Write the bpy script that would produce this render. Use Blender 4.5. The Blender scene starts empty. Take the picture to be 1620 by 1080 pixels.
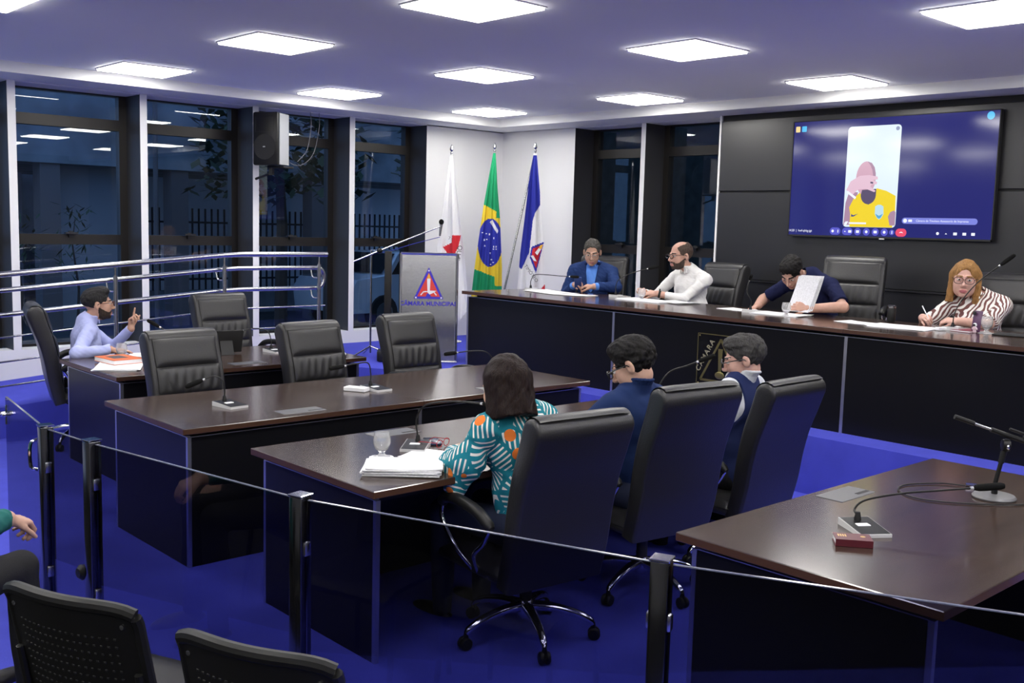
import bpy, bmesh, math, random
import numpy as np
from mathutils import Vector, Matrix, Euler

# ------------------------------------------------------------------ camera
scene = bpy.context.scene
C = scene.collection
cam_data = bpy.data.cameras.new('camera')
cam_data.sensor_width = 36.0
cam_data.lens = 36.225
cam_data.clip_start = 0.05
cam_data.clip_end = 300
cam = bpy.data.objects.new('camera', cam_data)
C.objects.link(cam)
cam.matrix_world = Matrix(((0.73630251, 0.05625682, -0.67430986, 0.0),
                           (-0.67613064, 0.10030017, -0.72992276, 0.0),
                           (0.02657026, 0.99336551, 0.11188823, 1.83),
                           (0, 0, 0, 1)))
scene.camera = cam

# ------------------------------------------------------------------ world (dusk sky) and exposure
world = bpy.data.worlds.new('dusk_sky')
scene.world = world
world.use_nodes = True
wn = world.node_tree.nodes
wl = world.node_tree.links
wn['Background'].inputs['Color'].default_value = (0.21, 0.40, 0.82, 1)
wn['Background'].inputs['Strength'].default_value = 1.3
LAMP_STRENGTH = 22.0
LAMP_COLOR = (1.0, 0.975, 0.915)
scene.view_settings.view_transform = 'Standard'
scene.view_settings.look = 'None'
scene.view_settings.exposure = 0.0
scene.view_settings.gamma = 1.0
scene.view_settings.use_curve_mapping = False

# ------------------------------------------------------------------ materials
MATS = {}
def srgb(r, g, b):
    def f(c):
        c /= 255.0
        return c / 12.92 if c <= 0.04045 else ((c + 0.055) / 1.055) ** 2.4
    return (f(r), f(g), f(b))

def mat(name, color, rough=0.5, metal=0.0, spec=0.5, coat=0.0, coat_rough=0.1, bump=None,
        mottle=None, emit=None, emit_strength=0.0, sheen=0.0, alpha=1.0):
    """color linear rgb; bump=(scale, strength, detail); mottle=(scale, amount)"""
    if name in MATS:
        return MATS[name]
    m = bpy.data.materials.new(name)
    m.use_nodes = True
    nt = m.node_tree
    b = nt.nodes['Principled BSDF']
    b.inputs['Base Color'].default_value = (*color, 1)
    b.inputs['Roughness'].default_value = rough
    b.inputs['Metallic'].default_value = metal
    b.inputs['Specular IOR Level'].default_value = spec
    b.inputs['Coat Weight'].default_value = coat
    b.inputs['Coat Roughness'].default_value = coat_rough
    b.inputs['Sheen Weight'].default_value = sheen
    if emit:
        b.inputs['Emission Color'].default_value = (*emit, 1)
        b.inputs['Emission Strength'].default_value = emit_strength
    tc = None
    if bump or mottle:
        tc = nt.nodes.new('ShaderNodeTexCoord')
    if bump:
        n = nt.nodes.new('ShaderNodeTexNoise')
        n.inputs['Scale'].default_value = bump[0]
        n.inputs['Detail'].default_value = bump[2] if len(bump) > 2 else 3
        bp = nt.nodes.new('ShaderNodeBump')
        bp.inputs['Strength'].default_value = bump[1]
        bp.inputs['Distance'].default_value = 0.01
        nt.links.new(tc.outputs['Object'], n.inputs['Vector'])
        nt.links.new(n.outputs['Fac'], bp.inputs['Height'])
        nt.links.new(bp.outputs['Normal'], b.inputs['Normal'])
    if mottle:
        n = nt.nodes.new('ShaderNodeTexNoise')
        n.inputs['Scale'].default_value = mottle[0]
        n.inputs['Detail'].default_value = 4
        r = nt.nodes.new('ShaderNodeValToRGB')
        a = mottle[1]
        r.color_ramp.elements[0].position = 0.3
        r.color_ramp.elements[1].position = 0.7
        r.color_ramp.elements[0].color = (*[max(0, c * (1 - a)) for c in color], 1)
        r.color_ramp.elements[1].color = (*[min(1, c * (1 + a)) for c in color], 1)
        nt.links.new(tc.outputs['Object'], n.inputs['Vector'])
        nt.links.new(n.outputs['Fac'], r.inputs['Fac'])
        nt.links.new(r.outputs['Color'], b.inputs['Base Color'])
    MATS[name] = m
    return m

def wood_mat(name, dark, light, rough=0.2, axis=0):
    m = bpy.data.materials.new(name)
    m.use_nodes = True
    nt = m.node_tree
    b = nt.nodes['Principled BSDF']
    tc = nt.nodes.new('ShaderNodeTexCoord')
    mp = nt.nodes.new('ShaderNodeMapping')
    sc = [14, 14, 14]
    sc[axis] = 0.9
    mp.inputs['Scale'].default_value = sc
    n = nt.nodes.new('ShaderNodeTexNoise')
    n.inputs['Scale'].default_value = 3.0
    n.inputs['Detail'].default_value = 6
    n.inputs['Distortion'].default_value = 1.3
    r = nt.nodes.new('ShaderNodeValToRGB')
    r.color_ramp.elements[0].position = 0.3
    r.color_ramp.elements[1].position = 0.75
    r.color_ramp.elements[0].color = (*dark, 1)
    r.color_ramp.elements[1].color = (*light, 1)
    nt.links.new(tc.outputs['Object'], mp.inputs['Vector'])
    nt.links.new(mp.outputs['Vector'], n.inputs['Vector'])
    nt.links.new(n.outputs['Fac'], r.inputs['Fac'])
    nt.links.new(r.outputs['Color'], b.inputs['Base Color'])
    b.inputs['Roughness'].default_value = rough
    b.inputs['Specular IOR Level'].default_value = 1.3
    MATS[name] = m
    return m

def glass_mat(name, tint, refl=1.0):
    m = bpy.data.materials.new(name)
    m.use_nodes = True
    nt = m.node_tree
    for n in list(nt.nodes):
        if n.type != 'OUTPUT_MATERIAL':
            nt.nodes.remove(n)
    out = [n for n in nt.nodes if n.type == 'OUTPUT_MATERIAL'][0]
    tr = nt.nodes.new('ShaderNodeBsdfTransparent')
    tr.inputs['Color'].default_value = (*tint, 1)
    gl = nt.nodes.new('ShaderNodeBsdfGlossy')
    gl.inputs['Roughness'].default_value = 0.0
    gl.inputs['Color'].default_value = (refl, refl, refl, 1)
    fr = nt.nodes.new('ShaderNodeFresnel')
    ge = nt.nodes.new('ShaderNodeNewGeometry')     # same reflectance on both faces of a thin pane
    io = nt.nodes.new('ShaderNodeMix'); io.data_type = 'FLOAT'
    io.inputs[2].default_value = 1.45; io.inputs[3].default_value = 1 / 1.45
    nt.links.new(ge.outputs['Backfacing'], io.inputs[0]); nt.links.new(io.outputs[0], fr.inputs['IOR'])
    mx = nt.nodes.new('ShaderNodeMixShader')
    nt.links.new(fr.outputs['Fac'], mx.inputs['Fac'])
    nt.links.new(tr.outputs['BSDF'], mx.inputs[1])
    nt.links.new(gl.outputs['BSDF'], mx.inputs[2])
    nt.links.new(mx.outputs['Shader'], out.inputs['Surface'])
    MATS[name] = m
    return m

M_CARPET = mat('blue_carpet', (0.070, 0.080, 0.50), rough=0.95, spec=0.1, bump=(400, 0.25, 2), mottle=(5, 0.06))
M_WHITE = mat('white_paint', (0.80, 0.80, 0.80), rough=0.6, spec=0.3)
M_CEIL = mat('ceiling_paint', (0.88, 0.88, 0.88), rough=0.8, spec=0.2)
M_CHAR = mat('charcoal_paint', (0.032, 0.032, 0.035), rough=0.55, bump=(60, 0.08))
M_BRONZE = mat('bronze_anodised_frame', (0.018, 0.016, 0.015), rough=0.4, metal=0.3)
M_GREYFLOOR = mat('grey_vinyl', (0.55, 0.55, 0.56), rough=0.5)
M_PANEL = mat('black_wall_panel', (0.013, 0.013, 0.015), rough=0.36, spec=0.65)
M_BLACKLAM = mat('black_laminate', (0.007, 0.007, 0.008), rough=0.30, spec=0.24)
M_BLACK = mat('matt_black', (0.008, 0.008, 0.009), rough=0.6)
M_PLASTIC = mat('black_plastic', (0.010, 0.010, 0.010), spec=.32, rough=0.42, bump=(300, 0.05))
M_ALU = mat('brushed_aluminium', (0.62, 0.62, 0.64), rough=0.35, metal=1.0)
M_CHROME = mat('chrome', (0.82, 0.82, 0.84), rough=0.07, metal=1.0)
M_STEEL = mat('polished_steel', (0.52, 0.52, 0.54), rough=0.24, metal=1.0)
M_WOOD = wood_mat('dark_walnut', (0.028, 0.016, 0.012), (0.055, 0.031, 0.022), 0.17, 0)
M_WOODY = wood_mat('dark_walnut_crosswise', (0.028, 0.016, 0.012), (0.055, 0.031, 0.022), 0.14, 1)
M_EDGE = mat('walnut_edge', (0.07, 0.032, 0.017), rough=0.35)
M_LEATHER = mat('black_leather', (0.017, 0.0165, 0.0175), rough=0.38, spec=0.55, bump=(140, 0.12, 4))
M_WGLASS = glass_mat('window_glass', (0.86, 0.90, 0.93))
M_BGLASS = glass_mat('smoked_blue_glass', (0.45, 0.45, 0.55), 0.8)
M_PAPER = mat('white_paper', (0.84, 0.84, 0.86), rough=0.7, spec=0.2)
M_GREYPLATE = mat('grey_anodised_plate', (0.13, 0.13, 0.14), rough=0.35, metal=0.5)
M_LED = mat('led_diffuser', (1, 1, 1), emit=LAMP_COLOR, emit_strength=LAMP_STRENGTH)
M_SILVER = mat('silver_plastic', (0.62, 0.62, 0.62), rough=0.35)

# ------------------------------------------------------------------ mesh helpers
class MB:
    """collects shapes for ONE mesh object"""
    def __init__(self):
        self.v = []; self.f = []; self.m = []
    def add(self, vs, fs, mi=0):
        o = len(self.v)
        self.v += [tuple(p) for p in vs]
        self.f += [tuple(i + o for i in f) for f in fs]
        self.m += [mi] * len(fs)
        return self
    def box(self, x0, y0, z0, x1, y1, z1, mi=0):
        vs = [(x0,y0,z0),(x1,y0,z0),(x1,y1,z0),(x0,y1,z0),(x0,y0,z1),(x1,y0,z1),(x1,y1,z1),(x0,y1,z1)]
        return self.add(vs, [(0,3,2,1),(4,5,6,7),(0,1,5,4),(1,2,6,5),(2,3,7,6),(3,0,4,7)], mi)
    def rbox(self, c, s, r=0.01, M=None, mi=0, seg=2):
        """rounded box centre c size s, optional 3x3 rotation"""
        bm = bmesh.new()
        bmesh.ops.create_cube(bm, size=1)
        bmesh.ops.scale(bm, vec=s, verts=bm.verts)
        r = min(r, min(s) * 0.49)
        bmesh.ops.bevel(bm, geom=list(bm.edges), offset=r, segments=seg, profile=0.5, affect='EDGES')
        bm.verts.index_update()
        vs = [v.co.copy() for v in bm.verts]
        if M is not None:
            vs = [M @ v for v in vs]
        vs = [v + Vector(c) for v in vs]
        fs = [[v.index for v in f.verts] for f in bm.faces]
        bm.free()
        return self.add(vs, fs, mi)
    def prism(self, poly, z0, z1, mi=0):
        n = len(poly)
        vs = [(x, y, z0) for x, y in poly] + [(x, y, z1) for x, y in poly]
        fs = [tuple(range(n))[::-1], tuple(range(n, 2*n))] + [(i, (i+1) % n, n+(i+1) % n, n+i) for i in range(n)]
        return self.add(vs, fs, mi)
    def tube(self, pts, r, n=10, mi=0, caps=True, flat=None):
        """tube along pts; r number or list; flat=(axis vector, factor)"""
        pts = [Vector(p) for p in pts]
        rs = r if isinstance(r, (list, tuple)) else [r] * len(pts)
        vs = []; fs = []
        up = None
        for i, p in enumerate(pts):
            if i == 0: t = pts[1] - p
            elif i == len(pts) - 1: t = p - pts[-2]
            else: t = (pts[i+1] - p).normalized() + (p - pts[i-1]).normalized()
            t.normalize()
            if up is None:
                up = Vector((0,0,1)) if abs(t.z) < 0.9 else Vector((1,0,0))
            a = t.cross(up)
            if a.length < 1e-6:
                a = t.orthogonal()
            a.normalize()
            b = a.cross(t).normalized()
            up = b
            for k in range(n):
                an = 2 * math.pi * k / n
                vs.append(p + rs[i] * (a * math.cos(an) + b * math.sin(an)))
        for i in range(len(pts) - 1):
            for k in range(n):
                fs.append((i*n+k, i*n+(k+1) % n, (i+1)*n+(k+1) % n, (i+1)*n+k))
        if caps:
            fs.append(tuple(range(n))[::-1])
            fs.append(tuple((len(pts)-1)*n + k for k in range(n)))
        return self.add(vs, fs, mi)
    def lathe(self, prof, n=24, c=(0,0,0), mi=0, M=None):
        """prof list of (r,z)"""
        vs = []; fs = []
        for r, z in prof:
            for k in range(n):
                a = 2 * math.pi * k / n
                p = Vector((r * math.cos(a), r * math.sin(a), z))
                if M is not None: p = M @ p
                vs.append(p + Vector(c))
        for i in range(len(prof) - 1):
            for k in range(n):
                fs.append((i*n+k, i*n+(k+1) % n, (i+1)*n+(k+1) % n, (i+1)*n+k))
        if prof[0][0] > 1e-5: fs.append(tuple(range(n))[::-1])
        if prof[-1][0] > 1e-5: fs.append(tuple((len(prof)-1)*n + k for k in range(n)))
        return self.add(vs, fs, mi)
    def ell(self, c, r, M=None, nu=16, nv=10, mi=0):
        vs = []; fs = []
        for j in range(nv + 1):
            th = math.pi * j / nv
            for i in range(nu):
                ph = 2 * math.pi * i / nu
                p = Vector((r[0]*math.sin(th)*math.cos(ph), r[1]*math.sin(th)*math.sin(ph), r[2]*math.cos(th)))
                if M is not None: p = M @ p
                vs.append(p + Vector(c))
        for j in range(nv):
            for i in range(nu):
                fs.append((j*nu+i, (j+1)*nu+i, (j+1)*nu+(i+1) % nu, j*nu+(i+1) % nu))
        return self.add(vs, fs, mi)
    def grid(self, fn, nu, nv, mi=0, mfn=None, flip=False):
        """fn(u,v)->point, u,v in 0..1"""
        vs = [fn(i/nu, j/nv) for j in range(nv+1) for i in range(nu+1)]
        fs = []; ms = []
        for j in range(nv):
            for i in range(nu):
                q = (j*(nu+1)+i, j*(nu+1)+i+1, (j+1)*(nu+1)+i+1, (j+1)*(nu+1)+i)
                fs.append(q[::-1] if flip else q)
                ms.append(mfn((i+.5)/nu, (j+.5)/nv) if mfn else mi)
        o = len(self.v)
        self.v += [tuple(p) for p in vs]
        self.f += [tuple(i + o for i in f) for f in fs]
        self.m += ms
        return self
    def mesh(self, name, mats, smooth=35):
        me = bpy.data.meshes.new(name)
        me.from_pydata(self.v, [], self.f)
        ms = mats if isinstance(mats, (list, tuple)) else [mats]
        for m in ms: me.materials.append(m)
        if len(ms) > 1:
            me.polygons.foreach_set('material_index', self.m)
        bm = bmesh.new(); bm.from_mesh(me)
        bmesh.ops.remove_doubles(bm, verts=bm.verts, dist=1e-6)
        bmesh.ops.recalc_face_normals(bm, faces=bm.faces)
        bm.to_mesh(me); bm.free()
        if smooth:
            me.polygons.foreach_set('use_smooth', [True] * len(me.polygons))
            me.set_sharp_from_angle(angle=math.radians(smooth))
        me.update()
        return me

def link(name, me, parent=None, loc=None, rotz=0.0):
    o = bpy.data.objects.new(name, me)
    C.objects.link(o)
    if parent is not None: o.parent = parent
    if loc is not None: o.location = loc
    if rotz: o.rotation_euler = (0, 0, rotz)
    return o
def part(name, mb, mats, parent, loc=None, rotz=0.0, smooth=35, label=None):
    o = link(name, mb.mesh(name, mats, smooth), parent, loc, rotz)
    if label: o['label'] = label
    return o
def tag(o, label, cat, group=None):
    o['label'] = label; o['category'] = cat
    if group: o['group'] = group
    return o
def thing(name, label, cat, loc=(0,0,0), rotz=0.0, group=None):
    o = bpy.data.objects.new(name, None)
    o.empty_display_size = 0.1
    C.objects.link(o)
    o.location = loc; o.rotation_euler = (0, 0, rotz)
    return tag(o, label, cat, group)
def solo(name, mb, mats, label, cat, group=None, loc=None, rotz=0.0, smooth=35):
    return tag(link(name, mb.mesh(name, mats, smooth), None, loc, rotz), label, cat, group)
def struct(name, mb, mats, parent=None, smooth=0, label=None):
    o = link(name, mb.mesh(name, mats, smooth), parent)
    if parent is None: o['kind'] = 'structure'
    if label: o['label'] = label
    return o
def dup(root, loc, rotz, label=None, group=None):
    r = root.copy(); C.objects.link(r); r.location = loc; r.rotation_euler = (0, 0, rotz)
    if label: r['label'] = label
    if group: r['group'] = group
    for ch in list(root.children):
        c = ch.copy(); C.objects.link(c); c.parent = r
        for g in list(ch.children):
            d = g.copy(); C.objects.link(d); d.parent = c
    return r
def text_mesh(name, body, size, m, parent, matrix, extrude=0.0006, align='CENTER', spacing=1.0, bold=0.0):
    cu = bpy.data.curves.new(name, 'FONT')
    cu.body = body; cu.size = size; cu.extrude = extrude
    cu.align_x = align; cu.align_y = 'CENTER'; cu.space_character = spacing; cu.offset = bold
    tmp = bpy.data.objects.new(name + '_tmp', cu); C.objects.link(tmp)
    dg = bpy.context.evaluated_depsgraph_get()
    me = bpy.data.meshes.new_from_object(tmp.evaluated_get(dg))
    bpy.data.objects.remove(tmp); bpy.data.curves.remove(cu)
    me.materials.clear(); me.materials.append(m)
    o = bpy.data.objects.new(name, me); C.objects.link(o)
    if parent is not None: o.parent = parent
    o.matrix_local = matrix
    return o
def frame_matrix(origin, xdir, ydir):
    x = Vector(xdir).normalized(); y = Vector(ydir); y = (y - x * y.dot(x)).normalized(); z = x.cross(y)
    M = Matrix((x, y, z)).transposed().to_4x4(); M.translation = Vector(origin)
    return M
def bez(p0, p1, p2, p3, n=12):
    p0, p1, p2, p3 = map(Vector, (p0, p1, p2, p3))
    return [p0*(1-t)**3 + 3*p1*t*(1-t)**2 + 3*p2*t*t*(1-t) + p3*t**3 for t in [i/n for i in range(n+1)]]
def spline(pts, n=6):
    """Catmull-Rom through pts"""
    P = [Vector(p) for p in pts]
    P = [P[0]*2-P[1]] + P + [P[-1]*2-P[-2]]
    out = []
    for i in range(1, len(P)-2):
        for k in range(n):
            t = k / n
            out.append(0.5*((2*P[i]) + (P[i+1]-P[i-1])*t + (2*P[i-1]-5*P[i]+4*P[i+1]-P[i+2])*t*t + (3*P[i]-P[i-1]-3*P[i+1]+P[i+2])*t**3))
    out.append(P[-2])
    return out
def rotz3(a):
    return Matrix.Rotation(a, 3, 'Z')
random.seed(7)
# ================================================================== THE ROOM
YW, XW = 10.07, 9.05          # front planes of the window wall (left) and the screen wall (right)
X0, Y0 = -3.6, -3.2           # walls behind the photographer
ZP = 0.417                    # stage height
ZC, ZS = 3.11, 3.015          # ceiling, underside of the perimeter band
YR = 8.82                     # near edge of the ramp

struct('floor', MB().box(1.0, Y0, -0.1, 7.0, 9.0, 0.0), M_CARPET)
struct('audience_floor', MB().box(X0, Y0, -0.1, 1.0, 9.0, 0.0), mat('charcoal_carpet', (.02, .02, .022), rough=.95, spec=.1, bump=(400, .2, 2)))
struct('stage_platform', MB().prism([(6.384, Y0), (XW+.1, Y0), (XW+.1, YW+.1), (4.62, YW+.1), (4.62, YR), (5.38, YR), (6.384, 7.05)], -0.1, ZP), M_CARPET, smooth=0)
rm = MB()
xr0 = 4.62 - ZP / 0.08
rm.add([(xr0, YR, 0.001), (4.62, YR, 0.001), (4.62, YR, ZP), (xr0, YW+.1, 0.001), (4.62, YW+.1, 0.001), (4.62, YW+.1, ZP)],
       [(0,1,2), (3,5,4), (0,2,5,3), (0,3,4,1), (1,4,5,2)])
struct('ramp', rm, M_CARPET)

# ---- left wall: low white wall, white fins with charcoal sides, dark windows set back between them
wl_ = MB()
wl_.box(X0, YW, -0.1, 7.806, YW+.2, 0.56)
wl_.box(X0, YW+.0, ZS-0.01, XW+.5, YW+.6, ZC+.2)
wl_.box(X0, YW+.2, -0.1, 7.806, YW+.5, 0.50)
WALL_L = struct('wall_left', wl_, M_WHITE)
b = MB(); b.box(7.806, YW, -0.1, XW+.6, YW+.45, ZS)
for i in (0,): pass
blk = struct('wall_segment', b, [M_WHITE, M_CHAR], WALL_L)
for p in blk.data.polygons:
    if p.normal.x < -0.5: p.material_index = 1
fins = [3.03 + 1.222 * i for i in range(-5, 4)]
FW = 0.072
for fx in fins:
    b = MB().box(fx, YW-.004, 0.56, fx+FW, YW+.40, ZS)
    o = struct('pier', b, [M_WHITE, M_CHAR], WALL_L)
    for p in o.data.polygons:
        if abs(p.normal.x) > 0.5: p.material_index = 1
bays = [(fins[i]+FW, fins[i+1] if i+1 < len(fins) else 7.806) for i in range(len(fins))]
wn_count = 0
def make_window(n, a0, a1, axis, label):
    """dark awning window between a0..a1 along the wall; axis 'x' on the left wall, 'y' on the right wall"""
    global wn_count
    wn_count += 1
    j = 0.075
    def B(mb, u0, u1, z0, z1, d0, d1):
        if axis == 'x': mb.box(u0, YW+d0, z0, u1, YW+d1, z1)
        else: mb.box(XW+d0, u0, z0, XW+d1, u1, z1)
    f = MB()
    z_lo = 0.50 if axis == 'x' else 0.417
    B(f, a0, a0+j, z_lo, ZS, .33, .42); B(f, a1-j, a1, z_lo, ZS, .33, .42)
    B(f, a0+j, a1-j, ZS-.02, ZS, .33, .42); B(f, a0+j, a1-j, z_lo, z_lo+.07, .33, .42)
    root = struct('window_%d' % wn_count, f, M_BRONZE, label=label)
    t = MB(); B(t, a0+j, a1-j, 2.66, 2.765, .32, .42); struct('transom', t, M_BRONZE, root)
    t = MB(); B(t, a0+j, a1-j, 1.53, 1.63, .32, .42); struct('transom', t, M_BRONZE, root)
    for z0, z1 in ((z_lo+.07, 1.53), (1.63, 2.66), (2.765, ZS-.02)):
        g = MB(); B(g, a0+j, a1-j, z0, z1, .368, .374); struct('pane', g, M_WGLASS, root)
    h = MB(); c = (a0+a1)/2
    B(h, c-.06, c+.06, 1.632, 1.65, .27, .32); B(h, c-.02, c+.02, 1.60, 1.66, .30, .33)
    struct('handle', h, M_BLACK, root)
    return root
lbls = {5: 'leftmost window in view, blue house wall behind its top pane', 6: 'dark window beyond the railing showing a barred fence outside',
        7: 'dark window behind the wall loudspeaker', 8: 'narrow dark window beside the white corner wall, car outside'}
for i, (a0, a1) in enumerate(bays):
    make_window(i, a0, a1, 'x', lbls.get(i, 'dark window further along the left wall, outside the picture'))

# ---- right wall: white corner, two dark windows, black panelling
b = MB()
b.box(XW, 8.772, -0.1, XW+.45, YW+.45, ZS)
b.box(XW+.2, Y0, -0.1, XW+.5, 6.62, ZC)
b.box(XW, 6.62, -0.1, XW+.45, 8.772, 0.417)
b.box(XW, Y0, ZS-.005, XW+.5, YW+.5, ZC+.2)
WALL_R = struct('wall_right', b, [M_WHITE, M_CHAR])
for p in WALL_R.data.polygons:
    if p.normal.y < -0.5 and abs(p.center.y - 8.772) < .01: p.material_index = 1
b = MB().box(XW, 7.67, 0.417, XW+.40, 7.735, ZS)
o = struct('pier', b, [M_WHITE, M_CHAR], WALL_R)
for p in o.data.polygons:
    if abs(p.normal.y) > 0.5: p.material_index = 1
make_window(0, 7.735, 8.772, 'y', 'dark window behind the man in the blue suit')
make_window(0, 6.62, 7.67, 'y', 'dark window behind the man in the white shirt')
XP = 8.93
bk = MB().box(XP+.02, Y0, ZP, XW+.2, 6.55, ZS); struct('panel_backing', bk, M_BLACK, WALL_R)
bk = MB().box(XP-.004, 6.55, ZP, XW+.02, 6.572, ZS); struct('panel_edge_strip', bk, M_WHITE, WALL_R)
for (ya, yb) in ((2.2, 6.548), (-3.1, 2.192)):
    for (za, zb, xx) in ((2.243, 2.955, XP), (1.345, 2.225, XP), (ZP, 1.325, XP-.02)):
        p = MB().rbox(((xx+XW)/2, (ya+yb)/2, (za+zb)/2), (XW-xx, yb-ya, zb-za), 0.004, seg=1)
        struct('panel', p, M_PANEL, WALL_R)
l = MB().box(XP-.035, Y0, 1.326, XP+.03, 6.55, 1.342); struct('ledge', l, M_PANEL, WALL_R)

# ---- walls behind the photographer
M_BACKW = mat('grey_wall', (.26, .26, .27), rough=.7)
struct('wall_back', MB().box(X0-.2, Y0-.2, -.1, X0, YW+.6, ZC+.2), M_BACKW)
struct('wall_near', MB().box(X0, Y0-.2, -.1, XW+.5, Y0, ZC+.2), M_BACKW)

# ---- ceiling with the lowered white band along both walls
struct('ceiling', MB().box(X0-.2, Y0-.2, ZC, XW+.5, YW+.6, ZC+.2), M_CEIL)
t = MB(); t.prism([(X0, 9.55), (XW-.52, 9.55), (XW-.52, YW+.0), (X0, YW+.0)], ZS, ZC+.01); struct('trim_1', t, M_WHITE, label='white lowered ceiling band along the window wall')
t = MB(); t.prism([(XW-.52, Y0), (XW, Y0), (XW, YW), (XW-.52, YW)], ZS, ZC+.01); struct('trim_2', t, M_WHITE, label='white lowered ceiling band along the screen wall')

# ---- LED ceiling panels
def led(x, y, label, group='square LED ceiling panels'):
    t = thing('ceiling_light', label, 'ceiling light', (x, y, ZC), 0, group)
    s = 0.31
    f = MB()
    f.box(-s, -s, -0.008, s, -s+.012, 0); f.box(-s, s-.012, -0.008, s, s, 0)
    f.box(-s, -s+.012, -0.008, -s+.012, s-.012, 0); f.box(s-.012, -s+.012, -0.008, s, s-.012, 0)
    part('frame', f, M_WHITE, t, smooth=0)
    part('diffuser', MB().box(-s+.012, -s+.012, -0.020, s-.012, s-.012, -0.001), M_LED, t, smooth=0)
    return t
LED = {(3.87, 9.06): 'square LED ceiling panel above the leftmost windows', (3.93, 6.89): 'square LED ceiling panel second from left, over the left desks',
       (4.03, 4.78): 'large square LED ceiling panel cut by the top edge, left of centre', (5.87, 9.02): 'square LED ceiling panel above the wall loudspeaker',
       (5.93, 6.86): 'square LED ceiling panel in the middle of the ceiling', (6.0, 4.73): 'square LED ceiling panel above the white shirted man',
       (6.09, 2.6): 'square LED ceiling panel cut by the top right corner', (7.87, 9.0): 'small-looking square LED panel above the flags, farthest from view',
       (7.95, 6.83): 'square LED ceiling panel above the dark windows of the screen wall', (8.05, 4.74): 'square LED ceiling panel above the wall screen',
       (1.88, 6.9): 'square LED ceiling panel cut by the top left corner'}
for (x, y), lb in LED.items(): led(x, y, lb)
for x, y in ((1.88, 9.06), (1.95, 4.78), (2.05, 2.6), (4.07, 2.6), (8.1, 2.6), (-.1, 9.06), (-.1, 6.9), (-.1, 4.78), (0, 2.6), (2.1, .45), (4.1, .45), (6.1, .45), (8.1, .45), (0, .45),
             (-2.1, 6.9), (-2.1, 2.6), (-2.1, .45), (2.1, -1.7), (4.1, -1.7), (6.1, -1.7), (0, -1.7)):
    led(x, y, 'square LED ceiling panel outside the picture')

# ================================================================== OUTSIDE, dusk
M_ASPHALT = mat('asphalt', (0.05, 0.055, 0.06), rough=0.9, mottle=(3, .3))
M_GRASS = mat('dusk_grass', (0.05, 0.12, 0.04), rough=1.0, mottle=(8, .4))
M_CONC = mat('weathered_concrete', (0.22, 0.24, 0.26), rough=0.9, mottle=(1.3, .45))
M_HOUSE = mat('pale_house_wall', (0.34, 0.36, 0.40), rough=0.9, mottle=(.8, .08))
M_DARKB = mat('dark_underside', (0.04, 0.045, 0.05), rough=0.9)
M_BROWNC = mat('brown_column', (0.16, 0.14, 0.14), rough=0.8)
M_LEAF = mat('dusk_leaves', (0.035, 0.06, 0.03), rough=0.8)
M_BARK = mat('bark', (0.06, 0.045, 0.035), rough=0.95)
M_CARW = mat('white_car_paint', (0.62, 0.64, 0.68), rough=0.15, coat=1.0)
M_CARGLASS = mat('dark_car_glass', (0.01, 0.012, 0.015), rough=0.05)
M_TYRE = mat('tyre_rubber', (0.012, 0.012, 0.012), rough=0.8)
M_FENCE = mat('white_fence_wall', (0.85, 0.85, 0.88), rough=0.8)
M_BAR = mat('dark_fence_bar', (0.01, 0.012, 0.02), rough=0.6)

struct('street', MB().box(-12, YW+.9, -0.25, 40, 45, -0.15), M_ASPHALT)
struct('garden_path', MB().box(-12, YW+.45, -0.25, 40, YW+.95, -0.02), M_CONC)
struct('yard', MB().box(XW+.5, -12, -0.25, 40, YW+.9, -0.15), M_ASPHALT)
gr = solo('grass_strip', MB().box(-2, YW+1.2, -0.15, 14, YW+2.9, -0.10), M_GRASS, 'dim green grass strip outside the left windows', 'grass')
gr['kind'] = 'stuff'
# raised building on columns across the yard
bd = thing('raised_building', 'weathered concrete building on columns outside the left windows', 'building', (4, 17.8, -0.15))
part('beam', MB().box(-1.5, 0, 2.80, 13, 6, 4.4), M_CONC, bd, smooth=0)
part('back_wall', MB().box(-1.5, 5, 0, 3.1, 5.2, 2.8), M_HOUSE, bd, smooth=0)
part('side_wall', MB().box(2.3, 0.6, 0, 3.4, .8, 2.8), M_HOUSE, bd, smooth=0)
for cx in (1.85, 4.1, 7.0, 9.6): part('column', MB().box(cx, 0.05, 0, cx+.32, .4, 2.8), M_BROWNC, bd, smooth=0)
hb = thing('pale_house', 'tall pale house wall seen through the leftmost window', 'building', (3.2, 21, -0.15))
part('wall', MB().box(-2, 3, 0, 4.15, 6, 9), M_HOUSE, hb, smooth=0)
part('wing', MB().box(4.15, 4, 0, 6.3, 6, 9), M_CONC, hb, smooth=0)
# fence with dark bars in front of a pale wall
fe = thing('street_fence', 'barred street fence in front of a pale wall outside', 'fence', (8.0, 19.8, -0.15))
part('pale_wall', MB().box(-1, 1.6, 0, 12, 1.8, 3.4), M_FENCE, fe, smooth=0)
part('plinth', MB().box(0, 0, 0, 9, .2, .5), M_CONC, fe, smooth=0)
for rz in (1.85, .7): part('rail', MB().box(0, .08, rz, 9, .12, rz+.04), M_BAR, fe, smooth=0)
me_bar = MB().box(0, .085, .5, .03, .115, 2.15).mesh('bar', M_BAR, 0)
for k in range(64): link('bar', me_bar, fe, (0.05 + k*.14, 0, 0))
hd = solo('sky_blocker', MB().box(13.5, -6, -0.15, 14.3, 15.2, 7.5), mat('dark_blocker', (.012, .016, .014), rough=1.0, mottle=(6, .6)), 'tall dark block added outside the screen wall windows to hide the bright sky', 'sky blocker')  # added dark block, keeps the bright sky out of the screen wall windows
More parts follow.
